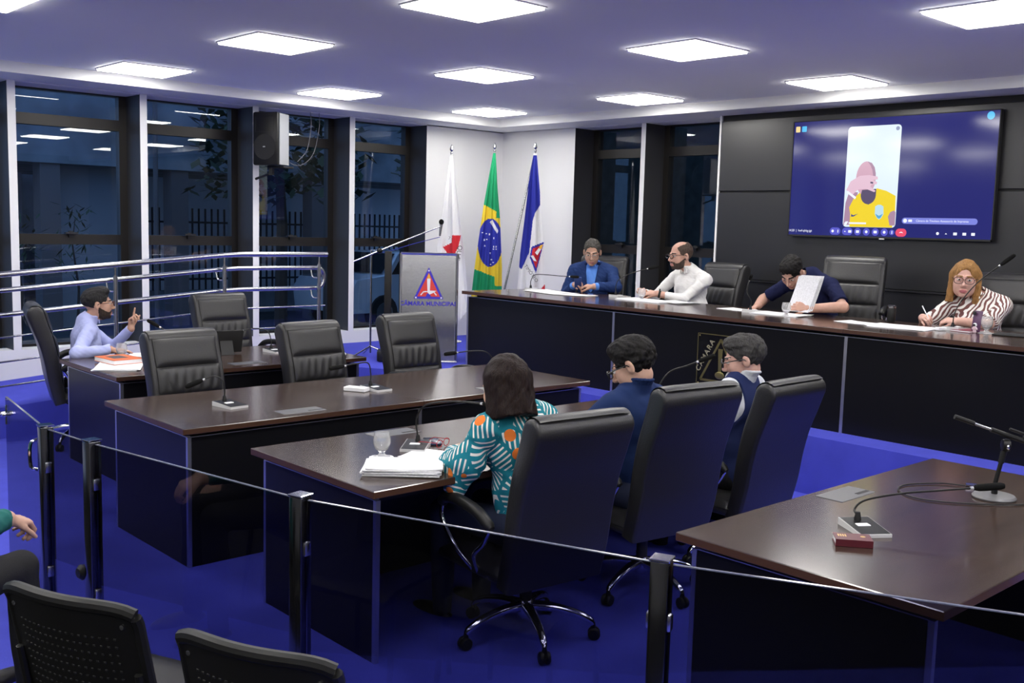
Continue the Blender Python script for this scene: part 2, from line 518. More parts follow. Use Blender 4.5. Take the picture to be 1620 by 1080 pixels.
# cars
def car(label, x, y, rz, s=1.0):
    t = thing('car', label, 'car', (x, y, -0.15), rz, 'parked cars outside')
    prof = [(-2.0,.35),(-2.05,.75),(-1.9,.95),(-1.2,1.02),(-.75,1.42),(.7,1.46),(1.45,1.02),(1.95,.9),(2.05,.5),(2.0,.3)]
    m = MB(); n = len(prof)
    rings = [(-.82, .9), (-.78, 1), (.78, 1), (.82, .9)]
    vs = []; fs = []
    for wy, k in rings:
        for (px, pz) in prof:
            nar = .80 if pz > 1.1 else 1.0
            vs.append((px*(.985 if k < 1 else 1), wy*nar, .3+(pz-.3)*(1 if k == 1 else .98)))
    for r in range(3):
        for i in range(n): fs.append((r*n+i, r*n+(i+1) % n, (r+1)*n+(i+1) % n, (r+1)*n+i))
    fs += [tuple(range(n))[::-1], tuple(range(3*n, 4*n))]
    m.add(vs, fs); part('body', m, M_CARW, t, smooth=40)
    for s_ in (-1, 1):
        w = MB(); w.add([(-1.05, s_*.815, 1.03), (1.2, s_*.815, 1.03), (.62, s_*.675, 1.40), (-.66, s_*.675, 1.38)], [(0,1,2,3)])
        w.add([(-1.05, s_*.80, 1.03), (1.2, s_*.80, 1.03), (.62, s_*.66, 1.40), (-.66, s_*.66, 1.38)], [(0,1,2,3)])
        part('side_window', w, M_CARGLASS, t, smooth=0)
        for wx in (-1.25, 1.25):
            R90 = Matrix.Rotation(math.pi/2, 3, 'X')
            wm = MB().lathe([(0.0,-.1),(.32,-.1),(.335,-.06),(.335,.06),(.32,.1),(0,.1)], 20, (wx, s_*.76, .33), M=R90)
            wh = part('wheel', wm, M_TYRE, t)
            part('hubcap', MB().lathe([(0,-.11),(.2,-.105),(.2,.105),(0,.11)], 14, (wx, s_*.76, .33), M=R90), M_ALU, wh)
    ws = MB(); ws.add([(-.80,-.62,1.40),(-.80,.62,1.40),(-1.22,.72,1.05),(-1.22,-.72,1.05)], [(0,1,2,3)])
    part('windscreen', ws, M_CARGLASS, t, smooth=0)
    return t
car('white car parked outside the window beside the lectern', 12.1, 16.3, 0.12)
car('white car behind the bars outside the second window', 10.4, 23.2, 0.1)
car('parked car glimpsed outside the window behind the loudspeaker', 15.2, 24.5, 0.0)
# trees and shrubs: trunk + leaf clusters
def tree(label, x, y, h, cr, n, seed, name='tree', trunk_r=.12):
    rnd = random.Random(seed)
    t = thing(name, label, 'tree' if name == 'tree' else 'plant', (x, y, -0.15))
    part('trunk', MB().tube([(0,0,0),(.05,.03,h*.4),(-.03,.05,h*.75),(0,0,h*.95)], [trunk_r, trunk_r*.8, trunk_r*.5, trunk_r*.2], 8), M_BARK, t)
    m = MB()
    for k in range(n):
        th = rnd.uniform(0, 2*math.pi); rr = cr*math.sqrt(rnd.random()); zz = h*.72 + (rnd.random()-.4)*h*.55
        cx, cy = rr*math.cos(th), rr*math.sin(th)
        a, b_ = rnd.uniform(0, 6.28), rnd.uniform(-.8, .8)
        L, W = (rnd.uniform(.18, .34), rnd.uniform(.05, .11)) if name == 'tree' else (rnd.uniform(.16, .3), rnd.uniform(.012, .026))
        d = Vector((math.cos(a)*math.cos(b_), math.sin(a)*math.cos(b_), math.sin(b_)))
        s_ = d.cross(Vector((0,0,1))).normalized()*W
        p = Vector((cx, cy, zz))
        m.add([p, p+d*L*.5+s_, p+d*L, p+d*L*.5-s_], [(0,1,2,3)])
    o = part('foliage', m, M_LEAF, t, smooth=0); o['kind'] = 'stuff'
    return t
tree('dark leafy tree over the street fence outside', 9.0, 15.6, 4.6, 1.4, 1500, 3)
tree('dark leafy tree outside the window beside the corner', 11.9, 14.3, 5.4, 1.2, 1700, 4)
tree('spiky potted-looking shrub outside the leftmost window', 5.1, 16.6, 1.9, .30, 130, 5, 'shrub', .03)
tree('thin sapling outside the leftmost window', 5.95, 16.6, 2.0, .28, 110, 6, 'shrub', .025)
solo('lamp_post', MB().tube([(7.7, 17.6, -.15), (7.7, 17.6, 4.5)], .045, 8), M_BROWNC, 'thin pale pole standing outside the second window', 'pole')
# notice board on the fence
nb = thing('notice_board', 'white notice board hung on the street fence outside', 'sign', (12.25, 19.7, 1.95))
part('board', MB().box(-.32, 0, -.2, .32, .02, .3), M_FENCE, nb, smooth=0)
part('red_arc', MB().tube([(-.2,-.01,.25),(-.05,-.01,.15),(.1,-.01,.16),(.22,-.01,.27)], .025, 6), mat('sign_red', (.4,.04,.04)), nb)
# ================================================================== DESKS
def desk(name, label, x0, x1, y0, y1, front, z0=0.0, seams=(), strips=(), panel_in=0.045):
    """desk top spans x0..x1,y0..y1; front = side of the modesty panel: '-y','+y','-x'"""
    cx, cy = (x0+x1)/2, (y0+y1)/2
    t = thing(name, label, 'desk', (cx, cy, z0))
    hx, hy = (x1-x0)/2, (y1-y0)/2
    th = 0.032; ztop = 0.75
    wood = M_WOOD if hx > hy else M_WOODY
    # tabletop boards, one per module, with a darker edge band
    cuts = ([-hx] + [s-cx for s in seams] + [hx]) if hx > hy else ([-hy] + [s-cy for s in seams] + [hy])
    for a, b_ in zip(cuts[:-1], cuts[1:]):
        m = MB()
        g = 0.0008
        if hx > hy: m.rbox(((a+b_)/2, 0, ztop-th/2), (b_-a-2*g, 2*hy, th), 0.003, seg=1)
        else: m.rbox((0, (a+b_)/2, ztop-th/2), (2*hx, b_-a-2*g, th), 0.003, seg=1)
        o = part('tabletop', m, [wood, M_EDGE], t, smooth=0)
        for p in o.data.polygons:
            if p.normal.z < 0.5: p.material_index = 1
    # recessed black neck under the top, then the carcass panels
    zp = 0.693
    i = panel_in
    part('shadow_gap_rail', MB().box(-hx+.10, -hy+.10, zp-.02, hx-.10, hy-.10, ztop-th), M_BLACK, t, smooth=0)
    pt = 0.025
    xa, xb, ya, yb = -hx+i, hx-i, -hy+i, hy-i
    part('side_panel', MB().box(xa, ya+.02, 0.0, xa+pt, yb-.02, zp), M_BLACKLAM, t, smooth=0)
    part('side_panel', MB().box(xb-pt, ya+.02, 0.0, xb, yb-.02, zp), M_BLACKLAM, t, smooth=0)
    if front == '-y': part('front_panel', MB().box(xa+.02, ya, 0.0, xb-.02, ya+pt, zp), M_BLACKLAM, t, smooth=0)
    if front == '+y': part('front_panel', MB().box(xa+.02, yb-pt, 0.0, xb-.02, yb, zp), M_BLACKLAM, t, smooth=0)
    s = 0.022
    me = MB().box(-s/2, -s/2, 0.0, s/2, s/2, zp+.002).mesh('corner_strip', M_ALU, 0)
    for px, py in ((xa+s/2, ya+s/2), (xb-s/2, ya+s/2), (xa+s/2, yb-s/2), (xb-s/2, yb-s/2)):
        link('corner_strip', me, t, (px, py, 0))
    for sx in strips:
        link('corner_strip', me, t, (sx-cx, (ya if front == '-y' else yb), 0))
    # thin aluminium caps along the panel tops
    c = MB()
    c.box(xa, ya+s, zp, xa+.03, yb-s, zp+.004); part('cap_strip', c, M_ALU, t, smooth=0)
    c = MB(); c.box(xb-.03, ya+s, zp, xb, yb-s, zp+.004); part('cap_strip', c, M_ALU, t, smooth=0)
    if front in ('-y', '+y'):
        c = MB(); yy = ya if front == '-y' else yb-.03
        c.box(xa+s, yy, zp, xb-s, yy+.03, zp+.004); part('cap_strip', c, M_ALU, t, smooth=0)
    return t
def hatch(parent, x, y, z=0.7505, w=.27, d=.125, rot=0.0):
    """flush grey cable flap let into a desk top (world x,y)"""
    lx, ly = x - parent.location.x, y - parent.location.y
    o = part('cable_flap', MB().rbox((0, 0, 0), (w, d, .004), .0015, seg=1), M_GREYPLATE, parent, (lx, ly, z), rot, smooth=0, label='grey metal cable flap')
    part('brush_slot', MB().box(w*.12, -d*.33, .0015, w*.47, -d*.18, .0028), M_BLACK, o, smooth=0)
    return o

D1 = desk('council_desk', 'dark walnut desk at the back left where the bearded man speaks', 2.69, 4.71, 6.81, 7.89, '-y')
D2 = desk('council_desk', 'long dark walnut desk with three empty chairs behind it', 2.285, 5.32, 4.93, 5.97, '-y', seams=(3.835,), strips=(3.835,))
D3 = desk('council_desk', 'dark walnut desk with water glass and papers before the woman in teal', 2.35, 5.38, 3.34, 4.35, '+y', seams=(3.9,))
D4 = desk('council_desk', 'dark walnut desk at the lower right with a red book', 2.894, 4.90, 1.255, 2.24, '+y')
hatch(D2, 3.05, 5.06, rot=-.02); hatch(D2, 4.55, 5.07)
hatch(D3, 3.11, 4.25); hatch(D4, 3.9, 2.14, rot=0.0); hatch(D1, 3.75, 6.98)

# ---- the long raised desk on the stage
XD0, XD1 = 6.62, 7.66
YD0, YD1 = -1.2, 7.93
dd = thing('stage_desk', 'long dark walnut desk on the blue stage below the screen', 'desk', (XD0, YD1, ZP))
ys = [0.0, -2.0, -4.2, -6.4, -8.6, YD0-YD1]
for a, b_ in zip(ys[:-1], ys[1:]):
    o = part('tabletop', MB().rbox((.52, (a+b_)/2, .734), (1.04, a-b_-.0016, .032), .003, seg=1), [M_WOODY, M_EDGE], dd, smooth=0)
    for p in o.data.polygons:
        if p.normal.z < 0.5: p.material_index = 1
part('shadow_gap_rail', MB().box(.12, YD0-YD1+.1, .66, .95, -.1, .72), M_BLACK, dd, smooth=0)
stp = [-.045, -2.0, -4.2, -6.4, -8.6]
for a, b_ in zip(stp, stp[1:] + [YD0-YD1+.05]):
    part('front_panel', MB().box(.05, b_+.012, 0, .075, a-.012, .69), M_BLACKLAM, dd, smooth=0)
me = MB().box(.046, -.012, 0, .072, .012, .692).mesh('joint_strip', M_ALU, 0)
for a in stp: link('joint_strip', me, dd, (0, a, 0))
part('side_panel', MB().box(.08, -.055, 0, .95, -.03, .69), M_BLACKLAM, dd, smooth=0)
part('cap_strip', MB().box(.05, YD0-YD1+.1, .69, .08, -.06, .694), M_ALU, dd, smooth=0)

# ================================================================== EXECUTIVE CHAIR (faces +y)
def chair_profile(t):
    """centre line of the backrest: t 0 bottom .. 1 top -> (y, z)"""
    P = [(-.165, .33), (-.205, .50), (-.228, .66), (-.258, .80), (-.302, .93), (-.332, 1.025)]
    s = t * (len(P)-1); i = min(int(s), len(P)-2); f = s - i
    p0 = P[max(i-1, 0)]; p1 = P[i]; p2 = P[i+1]; p3 = P[min(i+2, len(P)-1)]
    def cr(a, b_, c, d): return 0.5*((2*b_)+(c-a)*f+(2*a-5*b_+4*c-d)*f*f+(3*b_-a-3*c+d)*f**3)
    return cr(p0[0], p1[0], p2[0], p3[0]), cr(p0[1], p1[1], p2[1], p3[1])
HW = 0.262
def chair_frame(t):
    y, z = chair_profile(t); y2, z2 = chair_profile(min(t+.01, 1.0)); y1, z1 = chair_profile(max(t-.01, 0))
    d = Vector((0, y2-y1, z2-z1)).normalized()
    nrm = Vector((0, d.z, -d.y))          # towards the sitter
    return Vector((0, y, z)), nrm
def make_chair_meshes():
    ms = {}
    # shell: side profile swept over the width, rounded shoulders, rolled top
    side = []
    N = 22
    for k in range(N+1):
        t = k/N; c, n = chair_frame(t); th = .045 + .016*t
        side.append(c - n*th)
    c, n = chair_frame(1.0); th = .061
    up = Vector((0, -n.z, n.y))
    for k in range(1, 10):
        a = math.pi*k/10
        side.append(c - n*th*math.cos(a) + up*th*1.0*math.sin(a))
    for k in range(N, -1, -1):
        t = k/N; c, n = chair_frame(t); th = .045 + .016*t
        side.append(c + n*th)
    ctr = [chair_frame(k/N)[0] for k in range(N+1)]
    mids = ctr + [ctr[-1]]*9 + ctr[::-1]
    m = MB(); ns = len(side)
    secs = [(-1, .62), (-.985, .86), (-.955, .98), (-.93, 1.0), (.93, 1.0), (.955, .98), (.985, .86), (1, .62)]
    vs = []
    for sx, k in secs:
        for s_, mid in zip(side, mids):
            p = mid + (s_-mid)*k; vs.append((sx*HW, p.y, p.z))
    fs = []
    for r in range(len(secs)-1):
        for i in range(ns): fs.append((r*ns+i, r*ns+(i+1) % ns, (r+1)*ns+(i+1) % ns, (r+1)*ns+i))
    fs.append(tuple(range(ns))[::-1]); fs.append(tuple((len(secs)-1)*ns+i for i in range(ns)))
    m.add(vs, fs)
    ms['backrest'] = (m.mesh('backrest', M_LEATHER, 50), 0)
    # cushions on the front face
    rnd = random.Random(5)
    wr = [(rnd.uniform(-.8, .8), rnd.uniform(.02, .06), rnd.uniform(.3, 1)) for _ in range(9)]
    def cushion(t0, t1, puff, wrinkles):
        w = HW*.86
        def fn(u, v):
            t = t0+(t1-t0)*v
            c, n = chair_frame(min(t, 1.0))
            x = (u*2-1)
            e = (1-abs(x)**6)*(1-abs(2*v-1)**5)
            h = .052+.015*t + puff*max(e, 0)**.6
            if wrinkles:
                for cx, wd, a in wr:
                    lean = (v-.5)*.35*cx
                    edge = math.exp(-((v if a > .5 else 1-v)/.45)**2)
                    h += -.010*a*wrinkles*math.exp(-((x-cx-lean)/(wd*1.1))**2)*edge*e
                h += .003*wrinkles*math.sin(x*22+v*3)*e
            p = c + n*h
            return Vector((x*w, p.y, p.z))
        g = MB(); g.grid(fn, 44, 18)
        return g
    ms['headrest'] = (cushion(.665, 1.0, .020, 0).mesh('headrest', M_LEATHER, 60), 0)
    # roll of the headrest over the top
    def roll(u, v):
        c, n = chair_frame(1.0); up = Vector((0, -n.z, n.y))
        a = math.pi*v*.62; x = u*2-1
        r = .0675+.004*(1-abs(x)**6)
        p = c + n*r*math.cos(a) + up*r*math.sin(a)
        return Vector((x*HW*.93, p.y, p.z))
    ms['top_roll'] = (MB().grid(roll, 20, 14).mesh('top_roll', M_LEATHER, 60), 0)
    ms['lumbar_cushion'] = (cushion(.42, .655, .018, 1.0).mesh('lumbar_cushion', M_LEATHER, 60), 0)
    ms['lower_cushion'] = (cushion(.14, .41, .016, .7).mesh('lower_cushion', M_LEATHER, 60), 0)
    # seat
    m = MB()
    def seat(u, v):
        x = u*2-1; y = v*2-1
        ex = (1-abs(x)**5)*(1-abs(y)**5)
        z = .385 + .055*max(ex, 0)**.45 - .012*math.exp(-(x*x+y*y)*2) - .02*max(y, 0)**3
        return Vector((x*.262, .09+y*.245, z))
    m.grid(seat, 24, 24)
    m.rbox((0, .09, .365), (.52, .49, .05), .02)
    ms['seat'] = (m.mesh('seat', M_LEATHER, 50), 0)
    # armrests
    for s in (-1, 1):
        a = MB()
        path = spline([(s*.315, -.16, .60), (s*.325, -.08, .655), (s*.325, .06, .675), (s*.322, .17, .665), (s*.315, .215, .63)], 5)
        a.tube(path, [.018]+[.026]*(len(path)-2)+[.016], 10)
        ms['armrest_pad%d' % s] = (a.mesh('armrest_pad', M_PLASTIC, 60), 0)
        a = MB()
        a.tube(spline([(s*.315, .205, .635), (s*.32, .20, .56), (s*.30, .12, .45), (s*.25, .06, .36)], 6), .011, 8)
        a.tube(spline([(s*.315, -.155, .60), (s*.312, -.10, .52), (s*.30, -.02, .45), (s*.25, .02, .36)], 6), .011, 8)
        ms['armrest_support%d' % s] = (a.mesh('armrest_support', M_CHROME, 60), 0)
    m = MB(); m.rbox((0, .02, .325), (.24, .28, .05), .015)
    m.tube([(.1, .05, .32), (.30, .07, .315)], .006, 6)
    ms['tilt_mechanism'] = (m.mesh('tilt_mechanism', M_BLACK, 40), 0)
    m = MB(); m.lathe([(.028,.17),(.028,.30),(.02,.302),(.02,.33)], 14, (0, 0, 0))
    ms['gas_lift'] = (m.mesh('gas_lift', M_BLACK, 40), 1)
    m = MB(); m.lathe([(0,.085),(.035,.09),(.045,.12),(.04,.16),(.03,.175),(0,.176)], 16)
    ms['base_hub'] = (m.mesh('base_hub', M_CHROME, 40), 1)
    m = MB()
    path = spline([(0, .03, .145), (0, .12, .140), (0, .22, .118), (0, .285, .09), (0, .305, .07)], 5)
    m.tube(path, [.026-.012*i/(len(path)-1) for i in range(len(path))], 8)
    ms['_leg'] = (m.mesh('base_leg', M_CHROME, 50), 1)
    m = MB(); R90 = Matrix.Rotation(math.pi/2, 3, 'Y')
    for s in (-1, 1): m.lathe([(0,-.009),(.024,-.009),(.028,-.004),(.028,.006),(.022,.011),(0,.011)], 14, (s*.014, .31, .028), M=R90)
    m.lathe([(.008,.03),(.014,.045),(.009,.075)], 8, (0, .306, 0))
    ms['_caster'] = (m.mesh('caster', M_PLASTIC, 40), 1)
    return ms
CH = make_chair_meshes()
def exec_chair(label, x, y, phi, z=0.0, dz=0.0, group='black leather swivel chairs', base_rot=0.3, tilt=0.0):
    t = thing('office_chair', label, 'chair', (x, y, z), phi - math.pi/2, group)
    for k, (me, low) in CH.items():
        if k.startswith('_'): continue
        nm = k.rstrip('-1') if k[-1] == '1' else k
        o = link(nm, me, t)
        if not low: o.location = (0, 0, dz)
    for i in range(5):
        a = base_rot + i*2*math.pi/5
        l = link('base_leg', CH['_leg'][0], t, (0, 0, 0), a)
        link('caster', CH['_caster'][0], l)
    return t
D = math.radians
CHAIR_A = exec_chair('black leather swivel chair under the woman in teal, back to the camera', 3.09, 3.21, D(84), 0, -.02, base_rot=.25)
CHAIR_B = exec_chair('black leather swivel chair of the man in the navy shirt, back to the camera', 3.97, 3.28, D(83), 0, .015, base_rot=.6)
CHAIR_C = exec_chair('black leather swivel chair of the man in the vest, back to the camera', 4.77, 3.30, D(91), 0, -.03, base_rot=.1)
exec_chair('empty black leather chair at the left end of the long middle desk', 3.03, 6.20, D(-86), 0, -.01)
exec_chair('empty black leather chair at the middle of the long middle desk', 4.03, 6.20, D(-84), 0, .0)
exec_chair('empty black leather chair at the far end of the long middle desk, before the lectern', 4.91, 6.22, D(-88), 0, .025)
exec_chair('empty black leather chair behind the back left desk, before the railing', 4.30, 8.17, D(-86), 0, .07)
exec_chair('black leather chair under the bearded man speaking at the left', 2.99, 8.29, D(-14), 0, .04)
exec_chair('black leather chair under the man in the blue suit', 8.03, 7.42, D(205), ZP, .02)
exec_chair('black leather chair under the man in the white shirt', 8.10, 6.08, D(172), ZP, .01)
exec_chair('tall black leather chair behind the man reading papers', 8.05, 4.52, D(200), ZP, .13)
exec_chair('black leather chair under the woman in zebra print', 8.03, 3.22, D(195), ZP, .05)
exec_chair('black leather chair at the lower right desk, mostly cut off', 4.03, .98, D(100), 0, -.02)

# ================================================================== RAILING along the ramp
rl = thing('ramp_railing', 'polished steel railing with two handrails along the ramp', 'railing', (4.62, YR+.05, 0))
def ramp_z(x): return ZP if x >= 4.62 else ZP + .08*(x-4.62)
def rail_run(name, h, r, x_end, x_start=-.6, m=M_STEEL, dy=0.0):
    pts = [(x_start-4.62, dy, ramp_z(x_start)+h), (-.1, dy, ramp_z(4.52)+h), (.08, dy, ZP+h), (x_end-4.62, dy, ZP+h)]
    return part(name, MB().tube(pts, r, 12), m, rl)
rail_run('top_rail', 1.075, .025, 5.64)
HR = .07
rail_run('handrail', .94, .021, 5.56, dy=HR); rail_run('handrail', .74, .021, 5.56, dy=HR)
part('handrail_return', MB().tube(bez((5.56-4.62, HR, ZP+.94), (5.68-4.62, HR, ZP+.945), (5.68-4.62, HR, ZP+.735), (5.56-4.62, HR, ZP+.74), 14), .021, 12), M_STEEL, rl)
for h in (.565, .365, .165): rail_run('guard_rod', h, .008, 5.62)
for px in (-.25, 1.0, 2.25, 3.51, 4.53, 5.55):
    z = ramp_z(px)
    p = part('post', MB().tube([(px-4.62, 0, z), (px-4.62, 0, z+.98)], .019, 12).tube([(px-4.62, 0, z+.98), (px-4.62, 0, z+1.07)], .009, 8), M_STEEL, rl)
    for h in (.94, .74):
        part('bracket', MB().tube(spline([(px-4.62, 0, z+h-.10), (px-4.66, .05, z+h-.09), (px-4.67, HR, z+h-.02)], 5), .007, 8), M_STEEL, p)
    part('foot_flange', MB().lathe([(.045, z+.0), (.045, z+.008), (.02, z+.012)], 14, (px-4.62, 0, 0)), M_STEEL, p)

# ================================================================== GLASS BARRIER
PB = [(1.64, 5.61), (1.522, 4.655), (1.569, 4.242), (1.80, 2.985), (2.25, 1.784), (2.78, .72), (3.3, -.3)]
ZB = .90
lb_post = {1: 'dark square steel post at the hinge of the glass gate', 2: 'dark square steel post beside the glass gate, second from the left',
           3: 'dark square steel post in front of the woman\'s desk', 4: 'dark square steel post at the corner of the lower right desk', 5: 'barrier post beyond the right edge of the picture'}
for i in range(1, 6):
    x, y = PB[i]
    d = Vector((PB[i+1][0]-PB[i-1][0], PB[i+1][1]-PB[i-1][1], 0)); a = math.atan2(d.y, d.x)
    t = thing('barrier_post', lb_post[i], 'post', (x, y, 0), a, 'glass barrier posts')
    part('upright', MB().rbox((0, 0, ZB/2), (.056, .056, ZB), .006), mat('dark_polished_steel', (.13, .13, .135), rough=.16, metal=1.0), t)
    part('cap', MB().rbox((0, 0, ZB+.004), (.062, .062, .008), .002, seg=1), M_CHROME, t)
    for zz in (.25, .72):
        part('glass_clamp', MB().rbox((0, 0, zz), (.075, .03, .05), .006), M_STEEL, t)
lb_gl = ['smoked blue glass gate at the left edge', 'narrow smoked blue glass pane beside the gate', 'smoked blue glass pane before the left desks',
         'wide smoked blue glass pane before the woman in teal', 'smoked blue glass pane before the lower right desk', 'smoked glass pane beyond the right edge of the picture']
for i in range(6):
    a, b_ = Vector((*PB[i], 0)), Vector((*PB[i+1], 0))
    L = (b_-a).length; d = (b_-a)/L; ang = math.atan2(d.y, d.x)
    t = thing('glass_panel', lb_gl[i], 'glass panel', tuple(a), ang, 'glass barrier panes')
    ga, gb = .034, L-.034
    part('pane', MB().box(ga, -.005, .06, gb, .005, ZB-.012), M_BGLASS, t, smooth=0)
    part('polished_edge', MB().box(ga, -.005, ZB-.012, gb, .005, ZB-.009), mat('polished_glass_edge', (.15, .16, .22), rough=.12, spec=.8), t, smooth=0)
    if i == 0:
        lc = part('latch', MB().rbox((.03, .0, ZB-.10), (.07, .05, .02), .006).tube([(.02, -.04, ZB-.10), (.02, .04, ZB-.10)], .014, 10).tube([(.05, 0, ZB-.15), (.05, 0, ZB-.05)], .01, 8), M_CHROME, t)
        part('pull_handle', MB().tube(spline([(L-.12, -.01, ZB-.08), (L-.12, -.04, ZB-.10), (L-.12, -.04, ZB-.2), (L-.12, -.01, ZB-.22)], 4), .008, 8), M_CHROME, t)
    if i == 1:
        part('door_stop_knob', MB().lathe([(0,0),(.03,.0),(.034,.02),(.02,.035),(0,.036)], 14, (L-.06, -.006, .33), M=Matrix.Rotation(math.pi/2, 3, 'X')), M_PLASTIC, t)

# ================================================================== FOREGROUND STACKING CHAIRS (plastic, backs to the camera)
def plastic_chair(label, x, y, phi):
    t = thing('stacking_chair', label, 'chair', (x, y, 0), phi-math.pi/2, 'black plastic audience chairs')
    W = .225
    def back(u, v, off):
        xx = (u*2-1)*W; z = .48+.325*v
        yy = -.235-.075*v + .045*(abs(u*2-1)**2) + off
        if v > .9: z -= (abs(u*2-1)**6)*.02*(v-.9)/.1
        return Vector((xx, yy, z))
    m = MB(); m.grid(lambda u, v: back(u, v, .012), 18, 12); m.grid(lambda u, v: back(u, v, -.012), 18, 12, flip=True)
    for v in (0, 1):
        m.grid(lambda u, w: back(u, v, -.012+.024*w), 18, 1)
    for u in (0, 1):
        m.grid(lambda v, w: back(u, v, -.012+.024*w), 12, 1)
    bo = part('backrest', m, M_PLASTIC, t, smooth=50)
    m = MB(); m.tube([back(i/18, 1.0, -.002)+Vector((0, 0, .006)) for i in range(19)], .019, 10); part('top_rim', m, M_PLASTIC, bo)
    for u in (0, 1): part('side_rim', MB().tube([back(u, j/8, 0) for j in range(9)], .017, 8), M_PLASTIC, bo)
    # perforation dimples: small raised rings on the back
    m = MB()
    for r in range(9):
        for c in range(17):
            p = back(.13+.74*c/16, .14+.6*r/8, -.0125)
            m.rbox(p, (.009, .004, .006), .001, seg=1)
    o = part('perforations', m, M_BLACK, bo, smooth=0); o['kind'] = 'stuff'
    me = MB().lathe([(0,-.004),(.007,-.004),(.007,.002),(0,.003)], 8, M=Matrix.Rotation(math.pi/2, 3, 'X')).mesh('screw', M_STEEL, 30)
    for u in (.07, .93): link('screw', me, bo, back(u, .86, -.014))
    m = MB()
    def seat(u, v, off): 
        xx = (u*2-1)*.225; yy = -.22+.44*v; return Vector((xx, yy, .455-.02*math.sin(math.pi*u)*math.sin(math.pi*v)+.02*max(0, .15-v)/.15-.03*max(0, v-.85)/.15+off))
    m.grid(lambda u, v: seat(u, v, 0), 14, 14); m.grid(lambda u, v: seat(u, v, -.018), 14, 14, flip=True)
    for v in (0, 1): m.grid(lambda u, w: seat(u, v, -.018*w), 14, 1)
    for u in (0, 1): m.grid(lambda v, w: seat(u, v, -.018*w), 14, 1)
    part('seat', m, M_PLASTIC, t, smooth=50)
    for s in (-1, 1):
        part('leg', MB().tube(spline([(s*.24, -.20, .0), (s*.225, -.19, .30), (s*.215, -.215, .46), (s*.215, -.245, .62)], 5), .012, 8), M_PLASTIC, t)
        part('leg', MB().tube([(s*.24, .21, .0), (s*.22, .16, .44)], .012, 8), M_PLASTIC, t)
    return t
plastic_chair('black plastic audience chair with ribbed back at the lower left corner', 1.20, 2.87, D(24))
plastic_chair('black plastic audience chair nearest the bottom edge', 1.42, 2.26, D(24))
plastic_chair('black plastic audience chair under the person cut off at the left', .70, 3.80, D(22))
# ================================================================== GOOSENECK MICROPHONES
M_FOAM = mat('black_foam', (.010, .010, .010), rough=.95, spec=.1, bump=(600, .4, 2))
M_NECK = mat('black_gooseneck', (.02, .02, .02), rough=.35, metal=.5, bump=(900, .2, 1))
def gooseneck_mic(label, x, y, z, rot, neck, head_len=.105, dark=False):
    """base at (x,y,z) turned by rot; neck = list of local points (base frame) ending at the capsule tip direction"""
    t = thing('desk_microphone', label, 'microphone', (x, y, z), rot, 'gooseneck desk microphones')
    b = MB()
    w, d, h0, h1 = .060, .090, .012, .026
    b.add([(-w,-d,0),(w,-d,0),(w,d,0),(-w,d,0),(-w,-d,h0),(w,-d,h0),(w,d,h1),(-w,d,h1)], [(0,3,2,1),(4,5,6,7),(0,1,5,4),(1,2,6,5),(2,3,7,6),(3,0,4,7)])
    part('base', b, M_SILVER, t, smooth=0)
    sl = (h1-h0)/(2*d)
    tp = MB(); tp.add([(-w*.95,-d*.95,h0+.0015+sl*d*.05),(w*.95,-d*.95,h0+.0015+sl*d*.05),(w*.95,d*.95,h1+.0015-sl*d*.05),(-w*.95,d*.95,h1+.0015-sl*d*.05)], [(0,1,2,3)])
    part('control_plate', tp, M_BLACKLAM, t, smooth=0)
    part('talk_button', MB().rbox((-.005, .005, h0+.0085), (.05, .03, .006), .002, seg=1), M_PAPER, t, smooth=0)
    zb = h1-.006
    part('neck_socket', MB().lathe([(.012, zb-.01), (.013, zb+.01), (.008, zb+.035)], 12, (0, d*.62, 0)), M_BLACK, t)
    pts = spline([(0, d*.62, zb+.02)] + list(neck), 7)
    part('gooseneck', MB().tube(pts, .0042, 8), M_NECK, t)
    e = Vector(pts[-1]); dr = (Vector(pts[-1])-Vector(pts[-3])).normalized()
    part('collar_ring', MB().tube([e-dr*.012, e], .0065, 10), M_ALU, t)
    rr = [.006, .010, .0135, .0145, .0145, .0135, .010, .003]
    hp = [e + dr*head_len*f for f in (0, .06, .18, .4, .7, .88, .97, 1.0)]
    part('foam_head', MB().tube(hp, rr, 12), M_FOAM, t)
    return t
# neck points are in the base frame (x right, y away from the button side, z up)
gooseneck_mic('desk microphone bent towards the bearded man at the left desk', 3.52, 7.45, .75, D(20), [(0,.06,.10), (-.04,.10,.16), (-.11,.21,.235)])
gooseneck_mic('desk microphone at the right part of the back left desk', 4.25, 7.45, .75, D(5), [(0,.06,.10), (-.02,.09,.17), (-.13,.14,.19), (-.2, .17, .17)])
gooseneck_mic('desk microphone before the left empty chair of the long middle desk', 2.79, 5.40, .75, D(8), [(0,.055,.10), (-.01,.06,.15), (-.05,.09,.17), (-.10,.12,.15)])
gooseneck_mic('desk microphone before the middle empty chair of the long middle desk', 3.83, 5.43, .75, D(5), [(0,.055,.10), (-.02,.06,.17), (-.10,.08,.17), (-.18,.1,.16)])
gooseneck_mic('desk microphone at the far end of the long middle desk, lying low', 4.93, 5.45, .75, D(10), [(-.03,.06,.13), (-.10,.07,.18), (-.22,.10,.19), (-.34, .13, .185)])
gooseneck_mic('desk microphone beside the water glass, long neck reaching right', 2.98, 3.89, .75, D(-48), [(-.01,.06,.13), (.03,.02,.20), (.10,-.04,.235), (.22,-.10,.255), (.34,-.16,.26)])
gooseneck_mic('desk microphone in front of the man in the vest', 4.62, 3.82, .75, D(180), [(0,.07,.16), (-.06,.10,.26), (-.15,.16,.30), (-.2, .2, .325)])
